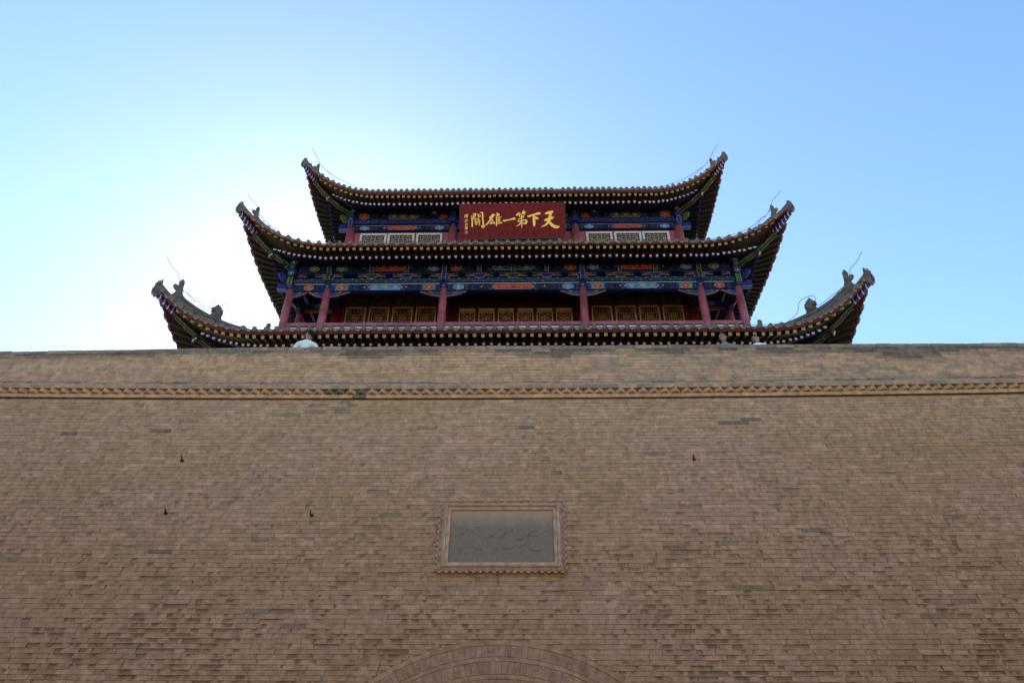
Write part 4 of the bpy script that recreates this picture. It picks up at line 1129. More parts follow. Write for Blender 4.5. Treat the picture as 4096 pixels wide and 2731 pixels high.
# beams of the second storey
sch = ['cyan', 'cyan', 'red', 'cyan', 'cyan']; sch2 = ['teal', 'red', 'teal', 'red', 'teal']
for i in range(5):
    a, b = XC[i]+.13, XC[i+1]-.13
    painted_beam('painted_beam', a, b, 16.565, 16.865, 19.90, .20, sch[i], tower)
    hl = MB(); hl.box(a, b, 19.885, 20.10, 16.867, 16.885, 'lit_edge' if 'lit_edge' in MAT else 'cream'); hl.build('lit_beam_edge', tower)  # painted highlight: pale strip for the lit top edge of the beam
    painted_beam('scroll_plank', XC[i]+.001 if i else -8.3, XC[i+1]-.001 if i < 4 else 8.3, 16.90, 17.075, 19.83, .34, 'plank', tower)
    painted_beam('painted_purlin_board', XC[i]+.001 if i else -7.9, XC[i+1]-.001 if i < 4 else 7.9, 17.44, 17.76, 19.87, .20, sch2[i], tower)
    pl_ = MB(); pl_.box(XC[i]+.001 if i else -8.1, XC[i+1]-.001 if i < 4 else 8.1, 19.84, 20.12, 17.33, 17.42, 'deep_blue', 'blue'); pl_.build('bracket_tie', tower)
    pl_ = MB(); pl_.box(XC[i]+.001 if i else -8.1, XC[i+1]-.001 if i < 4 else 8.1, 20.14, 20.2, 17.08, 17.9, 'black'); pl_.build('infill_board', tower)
pr_ = MB(); pr_.tube([(-8.5, 20.0, 17.76), (8.5, 20.0, 17.76)], .05, 'deep_blue', 8); pr_.build('purlin', tower)
for sg in (-1, 1):   # side beams
    sb = MB(); x = sg*8.05
    sb.box(x-.1, x+.1, 20.16, 28.86, 16.565, 16.865, 'blue'); sb.box(x-.16, x+.16, 20.18, 28.84, 16.90, 17.075, 'green'); sb.box(x-.1, x+.1, 20.2, 28.8, 17.44, 17.76, 'blue'); sb.build('side_beam', tower)
    # short cross tie seen through the end bay, painted
    painted_beam('painted_cross_beam', min(sg*6.9, sg*7.9), max(sg*6.9, sg*7.9), 16.95, 17.2, 21.40, .1, 'teal', tower)
    bp_ = MB(); bp_.box(min(sg*6.9, sg*7.95), max(sg*6.9, sg*7.95), 21.42, 21.48, 16.80, 16.9, 'orange_red'); bp_.build('painted_batten', tower)

def dou(x, z0, z1, wt, wb, y0, mat):     # trapezoid cap block
    mb = MB(); dz = (z1-z0); yb = y0+.30
    P = [(x-wb/2, z0), (x+wb/2, z0), (x+wb/2+.01, z0+dz*.18), (x+wt/2, z0+dz*.55), (x+wt/2, z1), (x-wt/2, z1), (x-wt/2, z0+dz*.55), (x-wb/2-.01, z0+dz*.18)]
    mb.prism([Vector((a, y0, b)) for a, b in P], (0, .3, 0), mat)
    for i in range(len(P)):      # pale outline
        a, b = P[i], P[(i+1) % len(P)]; mb.tube([(a[0], y0-.002, a[1]), (b[0], y0-.002, b[1])], .006, 'cream', 4)
    if wt > .3: mb.box(x-.085, x+.085, y0-.012, y0-.002, z0+dz*.42, z0+dz*.78, 'black')
    return mb.build('bracket_block', tower)
def head(x, z0, z1, y0, w_, mat, name='beam_head'):
    mb = MB(); m_ = 8; P = []
    for k in range(m_+1):
        t = k/m_; P.append(Vector((x-w_/2, y0+.10*(1-math.sin(math.pi*min(1, .15+t)*.98)), z0+(z1-z0)*t)))
    P += [Vector((x-w_/2, y0+.4, z1)), Vector((x-w_/2, y0+.4, z0))]
    mb.prism(P, (w_, 0, 0), mat)
    for s_ in (-1, 0, 1): mb.tube([p+Vector((w_/2+s_*(w_/2-.006), -.004, 0)) for p in P[:m_+1]], .006 if s_ else .009, 'cream' if s_ else 'black', 4)
    return mb.build(name, tower)
def arm(x, sg, c1, c2):
    mb = MB(); a = lambda t: x+sg*t; y0 = 19.86
    def bx(t0, t1, z0, z1, m_, yy=0): mb.box(min(a(t0), a(t1)), max(a(t0), a(t1)), y0+yy, y0+.22, z0, z1, m_)
    bx(.20, .42, 17.255, 17.335, 'orange_red', .02); bx(.35, .52, 17.272, 17.345, c1, -.01); bx(.20, .50, 17.186, 17.25, c2, 0); mb.box(min(a(.19), a(.52)), max(a(.19), a(.52)), y0-.006, y0-.001, 17.186, 17.196, 'cream')
    mb.box(min(a(.34), a(.53)), max(a(.34), a(.53)), y0-.016, y0-.011, 17.335, 17.345, 'cream')
    mb.build('bracket_arm', tower)
blocks = [(-5.15, 0), (-3.87, 1), (-1.22, 1), (0.0, 0), (1.22, 1), (3.87, 0), (5.15, 1)]
for x, c in blocks:
    dou(x, 17.08, 17.29, .44, .27, 19.83, 'green' if c == 0 else 'blue'); head(x, 17.31, 17.84, 19.72, .14, 'blue' if c == 0 else 'green')
    for sg in (-1, 1): arm(x, sg, 'green' if c else 'blue', 'blue' if c else 'green')
for i, x in enumerate(XC[1:5]):
    c = 'green' if i in (0, 3) else 'blue'
    dou(x, 17.08, 17.29, .42, .27, 19.85, 'blue' if c == 'green' else 'green'); head(x, 16.93, 17.32, 19.68, .17, c); head(x+(.09 if x < 0 else -.09)*0, 17.33, 17.86, 19.71, .15, c)
    for sg in (-1, 1): arm(x, sg, 'green', 'blue')
for sg in (-1, 1): arm(sg*8.05, -sg, 'green', 'blue')

def brace_mesh(x, sg, L, hz, zt, y, arch=False):
    # carved bracket under the beam beside a column: stepped cloud underside
    mb = MB(); P = [(0, 0), (L, 0)]
    und = [(1.0, 0), (.97, -.17), (.86, -.30), (.78, -.34), (.72, -.46), (.60, -.62), (.52, -.66), (.44, -.82), (.36, -.84), (.28, -.92), (.20, -.88), (.13, -1.0), (.05, -.97), (0, -1.0)]
    pts = [Vector((x+sg*t*L, y, zt+z_*hz)) for t, z_ in [(0, 0)]+und]
    mb.prism(pts, (0, .09, 0), 'green', 'blue')
    # salmon rim along the lower edge
    rim = [Vector((x+sg*t*L, y-.003, zt+z_*hz+.010)) for t, z_ in und[1:]]
    mb.tube(rim, .016, 'salmon', 5)
    def cir(t, z_, r, m_, d=0): mb.front([(x+sg*t*L+math.cos(q)*r, zt+z_*hz+math.sin(q)*r) for q in np.linspace(0, 2*math.pi, 12)[:-1]], y-.004-d, m_)
    cir(.16, -.48, hz*.40, 'blue'); 
    sp_ = [Vector((x+sg*(.16*L+math.cos(q)*hz*.055*q), y-.009, zt-.48*hz+math.sin(q)*hz*.055*q)) for q in np.linspace(0, 6.2, 14)]
    mb.tube(sp_, .006, 'sky_line', 4)
    cir(.36, -.42, hz*.22, 'leaf_green', .002); cir(.36, -.42, hz*.10, 'blue', .004)
    mb.front([(x+sg*t*L, zt+z_*hz) for t, z_ in ((.46, -.55), (.55, -.25), (.72, -.12), (.90, -.14), (.76, -.26), (.62, -.45))], y-.005, 'blue')
    mb.front([(x+sg*t*L, zt+z_*hz) for t, z_ in ((.40, -.18), (.50, -.10), (.56, -.22), (.47, -.32))], y-.006, 'salmon')
    return mb.build('carved_brace', tower)
paint('sky_line', (.07, .10, .30), .6, .1)
ZB = 16.56
for x in XC:
    for sg in (-1, 1):
        if (x == XC[0] and sg < 0) or (x == XC[-1] and sg > 0): continue
        endb = (abs(x) > 8) or (abs(x) > 6 and x*sg > 0)
        brace_mesh(x+sg*.12, sg,   .535 if endb else .72, .25, ZB, 19.94)
for sg in (-1, 1):  # side brace seen edge-on beside the corner column
    sb = MB(); P = [(0, 0), (.75, 0), (.70, -.06), (.55, -.10), (.40, -.16), (.2, -.21), (0, -.22)]
    sb.prism([Vector((sg*8.05-.03, 20.13+a, ZB+z_)) for a, z_ in P], (.07, 0, 0), 'blue'); sb.build('carved_brace', tower)

def corner_cluster(R, zb, zt, hx, hy, parent):
    # intersecting beam heads with cloud ends at the corner columns
    for sg in (-1, 1):
        f = lambda p: Vector((sg*p[0], p[1], p[2]))
        # cloud arms running outward along X (seen in profile)
        for z0_, L, hh_ in zip((zb+.36, zb+.88), (.42, .46), (.34, .36)) if R['n'] == 2 else ((zb+.42, .42, .36),):
            mb = MB(); P = [(0, 0), (.18, -.05), (.30, .0), (.36, .10), (.46, .14), (.52, .26), (.46, .38), (.34, .42), (.2, .36), (.1, .30), (0, .30)]
            mb.prism([f((hx+.06+a*L*1.9*.75, hy-.06-a*.5, z0_+b*hh_*1.9*.62)) for a, b in P], Vector((0, .12, 0)), 'blue')
            sp_ = [f((hx+.06+(.33+math.cos(q)*.016*q)*L*1.42, hy-.07-.33*.5-.004, z0_+(.24+math.sin(q)*.022*q)*hh_*1.18)) for q in np.linspace(0, 6, 12)]
            mb.tube(sp_, .006, 'cream', 4); mb.build('cloud_arm', parent)
        mb = MB()       # square blue beam end with pale lower edge
        a = f((hx+.15, 0, 0)).x; b_ = f((hx+.50, 0, 0)).x
        mb.box(min(a, b_), max(a, b_), hy-.09, hy+.09, zb, zb+.26, 'blue'); mb.box(min(a, b_), max(a, b_), hy-.094, hy+.094, zb-.03, zb-.002, 'sky_line'); mb.build('beam_end', parent)
        # front-facing beam end: tall block under a round purlin end with a rosette
        def rosette(x, y, z, r):
            mb = MB(); mb.tube([(x, y, z), (x, y+.9, z)], r, 'deep_blue', 16); 
            for k in range(12): an = 2*math.pi*k/12; mb.front([(x+math.cos(an+da)*r*rr, z+math.sin(an+da)*r*rr) for da, rr in ((-.24, .55), (-.2, .93), (.2, .93), (.24, .55))], y-.003, 'green' if k % 2 else 'sky_line')
            mb.front(circ(x, z, r*.5, 10), y-.004, 'green'); mb.front(circ(x, z, r*.2, 8), y-.006, 'gold')
            return mb.build('purlin_end', parent)
        hd = MB(); x = sg*hx
        hd.box(x-.13, x+.13, hy-.34, hy+.1, zb+.42 if R['n'] == 3 else zb+.50, zb+.56 if R['n'] == 3 else zb+.68, 'blue'); hd.front(circ(x-sg*.05, zb+.52, .05, 6), hy-.345, 'green')
        hd.box(x-.085, x+.085, hy-.30, hy+.1, zb+.02, zb+.41 if R['n'] == 3 else zb+.49, 'blue' if R['n'] == 3 else 'green', 'sky_line')
        for s_ in (-.08, .08): hd.box(x+s_-.005, x+s_+.005, hy-.305, hy-.30, zb+.02, zb+.42, 'cream')
        if R['n'] == 2:
            for k in range(4): hd.box(x-.075, x+.075, hy-.306, hy-.30, zb-.28+k*.1+.30, zb-.22+k*.1+.30, 'leaf_green')
        hd.build('beam_head', parent)
        if R['n'] == 2: rosette(sg*hx, hy-.36, zb+.50, .125); rosette(sg*(hx-.02), hy-.36, zb+1.02, .14)
        else: rosette(sg*hx, hy-.32, zb+.38, .085); rosette(sg*(hx-.02), hy-.30, zb+.86, .11)
        nk = MB(); zz = zb+.69 if R['n'] == 2 else zb+.57; z1_ = zb+.90 if R['n'] == 2 else zb+.76
        nk.box(sg*hx-.045, sg*hx+.045, hy-.34, hy-.1, zz, z1_, 'green'); nk.box(sg*hx-.08, sg*hx+.08, hy-.36, hy-.1, (zz+z1_)/2, (zz+z1_)/2+.07, 'leaf_green'); nk.build('beam_neck', parent)
        # diagonal scroll board in green
        dg = MB(); P = [(0, 0), (.2, -.04), (.34, .08), (.40, .22), (.30, .34), (.14, .28), (0, .24)]
        dg.prism([f((hx+.10+a*.8, hy-.10-a*.8, zb+.26+b)) for a, b in P], Vector((.05*sg, .05, 0)), 'leaf_green' if R['n'] == 3 else 'blue'); dg.build('diagonal_bracket', parent)
corner_cluster(R2, 16.70, 0, 8.05, 20.0, tower)
corner_cluster(R3, 20.98, 0, 6.71, 21.34, tower)

# ---------------- third storey
FL3 = 18.9
w3 = MB(); w3.box(-6.71, 6.71, 21.40, 21.52, FL3, 20.90, 'wall_pink'); w3.box(-6.71, 6.71, 27.5, 27.62, FL3, 21.9, 'wall_pink')
for sg in (-1, 1): w3.box(sg*6.71-.06, sg*6.71+.06, 21.53, 27.49, FL3, 21.9, 'wall_pink')
wall3 = w3.build('upper_storey_wall', tower)
for x in (-6.71, -2.505, 2.505, 6.71): column(x, 21.34, FL3, 21.08, .185, .165); column(x, 27.66, FL3, 21.08, .185, .165, collar=False)
def lat_brick():
    # rows of long openings framed by stepped uprights
    S = []; nr = 9
    inset = [0, .10, .19, .27]
    for r_ in range(nr+1):
        z_ = 1-r_/nr; i_ = min(r_, 3); a = inset[max(0, min(i_, 3)-0)] if r_ > 0 else 0
        a = {0: 0, 1: 0.0, 2: .10, 3: .19}.get(r_, .27); S.append((a, z_, 1-a, z_))
    for r_ in range(nr):
        z1_ = 1-r_/nr; z0_ = 1-(r_+1)/nr; a = {0: 0, 1: .10, 2: .19}.get(r_, .27); n = 5 if r_ % 2 == 0 else 4
        w_ = 1-2*a; m_ = max(2, int(w_/.17)+ (r_ % 2))
        for k in range(1, m_): S.append((a+w_*k/m_, z0_, a+w_*k/m_, z1_))
    for j, a in enumerate((.10, .19, .27)):
        top = 1-(j+1)/nr
        for s_ in (0, 1):
            x = a if not s_ else 1-a; S.append((x, 0, x, top)); xo = (a-.09) if not s_ else 1-(a-.09)
            for q in range(7): z_ = top-(q+.5*(j % 2)+.5)*.16; 
            for q in range(6):
                z_ = top-.17*(q+1)+(.08 if j % 2 else 0)
                if z_ > 0: S.append((x, z_, xo, z_))
    return S
LB = lat_brick()
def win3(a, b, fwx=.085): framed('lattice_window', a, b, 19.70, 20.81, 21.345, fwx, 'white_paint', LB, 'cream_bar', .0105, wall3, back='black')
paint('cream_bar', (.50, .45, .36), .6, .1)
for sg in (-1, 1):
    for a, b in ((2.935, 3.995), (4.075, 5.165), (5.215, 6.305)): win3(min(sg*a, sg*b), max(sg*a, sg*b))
for k in range(3): win3(-1.86+1.27*k, -1.86+1.27*k+1.18)
X3 = [-6.71, -2.505, 2.505, 6.71]
for i in range(3):
    a, b = X3[i]+.17, X3[i+1]-.17
    painted_beam('painted_beam', a, b, 20.91, 21.155, 21.27, .2, ('red', 'teal', 'red')[i], tower)
    hl = MB(); hl.box(a, b, 21.258, 21.46, 21.157, 21.172, 'cream'); hl.build('lit_beam_edge', tower)  # cream strip paints the lit top edge, as on the storey below
    pl_ = MB(); pl_.box(X3[i]+.001, X3[i+1]-.001, 21.16, 21.5, 21.18, 21.30, 'blue', 'blue'); pl_.build('bracket_tie', tower)
    painted_beam('scroll_plank', X3[i]+.001, X3[i+1]-.001, 21.302, 21.47, 21.19, .28, 'plank', tower)
    painted_beam('painted_purlin_board', a-.1, b+.1, 21.475, 21.88, 21.24, .20, ('teal', 'red', 'teal')[i], tower)
for x in (-3.3, 3.3, -4.95, 4.95):
    if abs(x) > 4: continue
    mb = MB(); mb.box(x-.16, x+.16, 21.0, 21.3, 21.53, 21.78, 'blue', 'blue'); mb.front(circ(x, 21.66, .115, 12), 20.997, 'green'); mb.front(circ(x, 21.66, .05, 8), 20.994, 'gold')
    for s_ in (-1, 1): mb.front(circ(x+s_*.14, 21.76, .016, 6), 20.995, 'cream')
    mb.build('beam_head', tower)
for x in (-2.505, 2.505):
    mb = MB(); mb.box(x-.115, x+.115, 20.98, 21.2, 21.50, 21.98, 'deep_blue'); mb.box(x-.11, x+.11, 21.0, 21.2, 21.14, 21.499, 'blue', 'blue')
    for k in range(3): mb.front(circ(x, 21.60+.16*k, .035, 6), 20.976, 'sky_line'); mb.front(circ(x, 21.60+.16*k, .014, 6), 20.974, 'gold')
    for s_ in (-1, 1):
        for k in range(4): mb.front(circ(x+s_*.10, 21.53+.13*k, .012, 5), 20.975, 'gold')
    mb.build('beam_head', tower)
pr_ = MB(); pr_.tube([(-7.1, 21.34, 21.87), (7.1, 21.34, 21.87)], .05, 'deep_blue', 8); pr_.build('purlin', tower)
sb = MB()
for sg in (-1, 1): sb.box(sg*6.71-.1, sg*6.71+.1, 21.54, 27.4, 20.91, 21.86, 'blue')
sb.build('side_beam', tower)

# ---------------- the red sign board with gilt characters
sT = Vector((-.05, 20.0, 21.085)); sB = Vector((-.05, 20.75, 19.87)); sv = (sT-sB); SHt = sv.length; sv.normalize(); sx = Vector((1, 0, -.0)); 
roll_ = .012; sx = Vector((math.cos(roll_), 0, math.sin(roll_))).normalized(); sn = sx.cross(sv).normalized()
SM = frame_from(sB.lerp(sT, .5), sx, -sn, sx.cross(-sn)); sv = Vector((SM[0][2], SM[1][2], SM[2][2]))
sign = thing('sign_board', 'large red board with six gilt calligraphy characters hung under the top eave', 'sign', M=SM)
SC0 = sB.lerp(sT, .5)
def SP(x, v, n): return SC0+sx*x+sv*v+sn*n
hw = 2.075; hh_ = SHt/2
mb = MB(); mb.hexa([(-hw, -.035, -hh_), (hw, -.035, -hh_), (hw, .035, -hh_), (-hw, .035, -hh_), (-hw, -.035, hh_), (hw, -.035, hh_), (hw, .035, hh_), (-hw, .035, hh_)], 'sign_red')
for a, b, c_, d_ in ((-hw, hw, hh_-.02, hh_+.006), (-hw, hw, -hh_-.006, -hh_+.02)): mb.box(a, b, -.043, -.0355, c_, d_, 'dark_red')
for s_ in (-1, 1): mb.box(s_*hw-.01, s_*hw+.01, -.043, -.0355, -hh_+.021, hh_-.021, 'dark_red')
link('board', mb.mesh('board'), sign, SM)
def SL(x, y):
    X = (x-1170)/2148*4.15; top = 138-.0178*(x-98); v = hh_-(y-top)/740*SHt; return X, v
strokes = {
 'tian': [[(1838,340,18),(1875,330,44),(1930,312,44),(1985,300,46),(1992,285,14)], [(1818,488,14),(1850,470,44),(1920,448,46),(1985,422,48),(2008,405,14)], [(1962,300,36),(1935,400,52),(1912,490,54),(1860,560,38),(1800,595,24),(1750,608,6)], [(1905,470,36),(1950,545,50),(2010,600,58),(2085,618,52),(2130,602,12)]],
 'xia': [[(1482,378,12),(1500,395,36),(1570,372,32),(1650,350,36),(1715,335,48),(1742,350,16)], [(1612,362,34),(1606,440,48),(1612,520,50),(1612,575,42),(1610,606,10)], [(1625,402,26),(1655,430,50),(1690,440,34)]],
 'di': [[(1308,318,16),(1285,345,36),(1258,372,30)], [(1278,350,22),(1335,345,20)], [(1300,355,14),(1316,378,32),(1305,388,14)], [(1402,276,20),(1392,310,40),(1368,350,20)], [(1385,320,26),(1440,315,22)], [(1400,330,18),(1412,352,26),(1404,366,10)],
        [(1308,412,10),(1350,402,18),(1395,392,24),(1388,425,12),(1300,452,12)], [(1300,448,12),(1284,500,18),(1350,490,18),(1440,472,22),(1458,500,34),(1440,535,42),(1405,545,30),(1385,530,10)], [(1358,372,12),(1358,450,20),(1358,560,22),(1358,636,8)], [(1345,515,20),(1310,565,24),(1250,602,6)]],
 'yi': [[(976,476,8),(1000,488,34),(1070,474,26),(1140,458,28),(1205,442,42),(1228,462,16)]],
 'xiong': [[(696,422,10),(720,415,34),(770,385,30),(816,362,18)], [(765,345,14),(768,375,52),(735,440,40),(690,510,32),(640,565,22),(616,586,6)], [(775,455,10),(745,510,18),(718,548,22),(760,540,16),(800,528,14)], [(778,492,10),(800,525,20),(808,556,14)],
           [(855,322,10),(865,352,34),(845,372,14)], [(900,352,18),(868,385,20),(832,420,10)], [(850,395,14),(848,470,22),(845,560,24),(840,606,8)], [(870,345,20),(905,360,16)], [(865,428,10),(905,418,14),(940,408,16)], [(868,468,10),(920,458,14)], [(866,505,10),(922,494,14)], [(862,545,12),(905,538,22),(948,528,26)], [(896,385,12),(893,460,18),(892,530,16)]],
 'guan': [[(340,378,12),(345,440,26),(347,530,26),(345,600,26),(342,618,8)], [(364,352,12),(410,342,24),(420,352,28),(405,395,18),(378,398,12)], [(374,345,14),(380,400,18),(382,458,14)], [(380,375,10),(408,370,12)], [(380,440,10),(402,430,14)],
          [(462,340,8),(472,370,20),(476,405,14),(515,395,16),(522,378,8)], [(474,372,10),(508,362,14)], [(508,322,10),(545,316,26),(562,345,28),(562,450,28),(575,560,34),(580,605,44),(555,618,34),(528,580,8)],
          [(432,425,8),(405,462,14),(435,458,10),(400,500,12),(440,496,10)], [(478,422,8),(455,462,14),(498,455,10),(462,498,12),(508,488,14)], [(424,505,12),(412,548,20),(402,530,8)], [(400,530,10),(450,520,12),(510,512,12)], [(448,515,10),(444,550,14),(424,578,12)], [(488,505,12),(492,550,20),(486,582,14)]],
}
for nm, sts in strokes.items():
    mb = MB()
    for i_, st in enumerate(sts): mb.ribbon([SL(a, b)+(w_/2148*4.15*1.06,) for a, b, w_ in st], SC0+sn*.036, sx, sv, sn, 'gold', .010+.0006*i_)
    me = mb.mesh('gilt_character'); me.transform(WM[sign.name].inverted()); link('gilt_character', me, sign, WM[sign.name])
def text_obj(txt, x, v, size):
    cu = bpy.data.curves.new('signature_character', 'FONT'); cu.body = txt; cu.size = size; cu.align_x = 'CENTER'; cu.align_y = 'CENTER'; cu.extrude = .004; cu.shear = .15; cu.offset = .0016
    cu.materials.append(MAT['gold'])
    p = SP(x, v, .042); Mt = frame_from(p, sx, sv, sn)
    o = bpy.data.objects.new('tmp', cu); C.objects.link(o); me = bpy.data.meshes.new_from_object(o.evaluated_get(bpy.context.evaluated_depsgraph_get()))
    C.objects.unlink(o); bpy.data.objects.remove(o); me.name = 'signature_character'
    return link('signature_character', me, sign, Mt)
for ch, y, s_ in (('趙', 392, .150), ('樸', 495, .135), ('初', 568, .115), ('書', 640, .135)):
    X, v = SL(222, y); text_obj(ch, X, v, s_)
mb = MB(); X, v = SL(224, 727); sz = .055
mb.box(X-sz, X+sz, -.043, -.036, v-sz, v+sz, 'cream')
for k in range(4):
    for j in range(4):
        if (k*3+j*5+k*j) % 3: mb.box(X-sz+.012+k*.026, X-sz+.026+k*.026, -.045, -.0431, v-sz+.012+j*.026, v-sz+.024+j*.026, 'sign_red')
link('seal', mb.mesh('seal'), sign, SM)
for s_ in (-1, 1):
    hk = MB(); a = SP(s_*1.4, hh_-.05, -.04); hk.tube([a, Vector((a.x, 21.1, 21.75))], .012, 'rust', 6); hk.tube([SP(s_*1.4, -hh_+.1, -.04), Vector((s_*1.4, 21.3, 20.3))], .02, 'rust', 6); hk.build('hanger', sign)

# ---------------- lightning conductor wires along the eaves and hips
def diag3(pts, sg):     # (x, z) measured on the corner diagonal
    return [Vector((sg*x, CC-x, z)) for x, z in pts]
wires = {1: ([(11.05, 15.62), (10.87, 15.33), (10.70, 15.21), (10.62, 14.95), (10.56, 14.80), (10.48, 14.68), (10.40, 14.66), (10.19, 14.50), (9.95, 14.38), (9.69, 14.34)],
             [(10.40, 14.66), (10.1, 14.54), (9.95, 14.47), (9.80, 14.44), (9.77, 14.6), (9.79, 14.8), (9.74, 14.92), (9.61, 14.95), (9.46, 14.93), (9.38, 14.84), (9.37, 14.68), (9.29, 14.50), (9.09, 14.40), (8.8, 14.28)]),
         2: ([(9.76, 19.85), (9.67, 19.72), (9.50, 19.60), (9.42, 19.45), (9.33, 19.22), (9.20, 19.08), (8.90, 18.97), (8.5, 18.98)], [(9.20, 19.08), (9.1, 19.13), (9.0, 19.03), (8.9, 18.97)]),
         3: ([(8.44, 24.07), (8.25, 23.83), (8.11, 23.55), (8.0, 23.43), (7.83, 23.36), (7.44, 23.34), (7.1, 23.40)], [(7.83, 23.36), (7.6, 23.24), (7.5, 23.2)])}
for n_, (wa, wb) in wires.items():
    R = (R1, R2, R3)[n_-1]
    wr = MB()
    for sg in (-1, 1):
        for pts in (wa, wb): wr.tube(diag3(pts, sg), .0095, 'wire_metal', 5)
        for x, z in wa[3:]: p = diag3([(x, z)], sg)[0]; b_ = Vector((p.x-sg*.0, p.y, z-.22)); wr.tube([p, b_], .005, 'wire_metal', 4); wr.tube([p+Vector((-.02, 0, 0)), p+Vector((.02, 0, 0))], .014, 'wire_metal', 5)
        if n_ > 1:      # down lead dangling under the side eave
            e = Edge(R, 5.2); p = Vector((sg*(CC-e.y), CC-e.x, e.z)); wr.tube([p+Vector((sg*.03, 0, 0)), p+Vector((sg*.16, 0, -.10)), p+Vector((sg*.17, 0, -.35)), p+Vector((sg*.05, 0, -.52)), p+Vector((-sg*.35, 0, -.50))], .006, 'wire_metal', 5)
    # eave run just above the tile ends
    xs_ = list(np.arange(-wa[-1][0]+1.0, wa[-1][0]-.99, .5)); pts = []
    for x in xs_:
        e = Edge(R, abs(x)); pts.append(Vector((x, e.y+.10, e.z+.245+.012*math.sin(x*2.3))))
    L_ = diag3([wa[-1]], -1)[0]; R_ = diag3([wa[-1]], 1)[0]
    wr.tube([L_]+pts+[R_], .009, 'wire_metal', 5)
    for x in np.arange(-6.9, 7, 1.31):
        e = Edge(R, abs(x)); wr.tube([(x, e.y+.10, e.z+.12), (x, e.y+.10, e.z+.27)], .005, 'wire_metal', 4); wr.tube([(x-.02, e.y+.1, e.z+.258), (x+.02, e.y+.1, e.z+.258)], .014, 'wire_metal', 5)
    if n_ == 3:
        for x in (-5.0, 5.0): e = Edge(R, 5.0); wr.tube([(x-.06, e.y+.1, e.z+.2), (x-.05, e.y+.1, e.z+.42), (x, e.y+.1, e.z+.50), (x+.05, e.y+.1, e.z+.42), (x+.07, e.y+.1, e.z+.15)], .006, 'wire_metal', 5)
    o = wr.build('lightning_wire', tower)
# ================================================================== people on the wall walk
def skin_body(name, joints, edges, radii, mats, parent, root, colour_fn):
    bm = bmesh.new(); lay = bm.verts.layers.skin.verify(); V = {}
    for k, p in joints.items():
        v = bm.verts.new(p); V[k] = v; r = radii[k]; v[lay].radius = (r if isinstance(r, tuple) else (r, r))
        v[lay].use_root = (k == root)
    for a, b in edges: bm.edges.new((V[a], V[b]))
    me = bpy.data.meshes.new(name); bm.to_mesh(me); bm.free()
    o = bpy.data.objects.new(name, me); C.objects.link(o)
    md = o.modifiers.new('skin', 'SKIN'); md.use_smooth_shade = True
    ms = o.modifiers.new('sub', 'SUBSURF'); ms.levels = 2; ms.render_levels = 2
    dg = bpy.context.evaluated_depsgraph_get(); ev = o.evaluated_get(dg); m2 = bpy.data.meshes.new_from_object(ev)
    m2.name = name; C.objects.unlink(o); bpy.data.objects.remove(o)
    m2.materials.clear()
    for m_ in mats: m2.materials.append(MAT[m_])
    for p in m2.polygons: p.material_index = colour_fn(p.center); p.use_smooth = True
    return m2
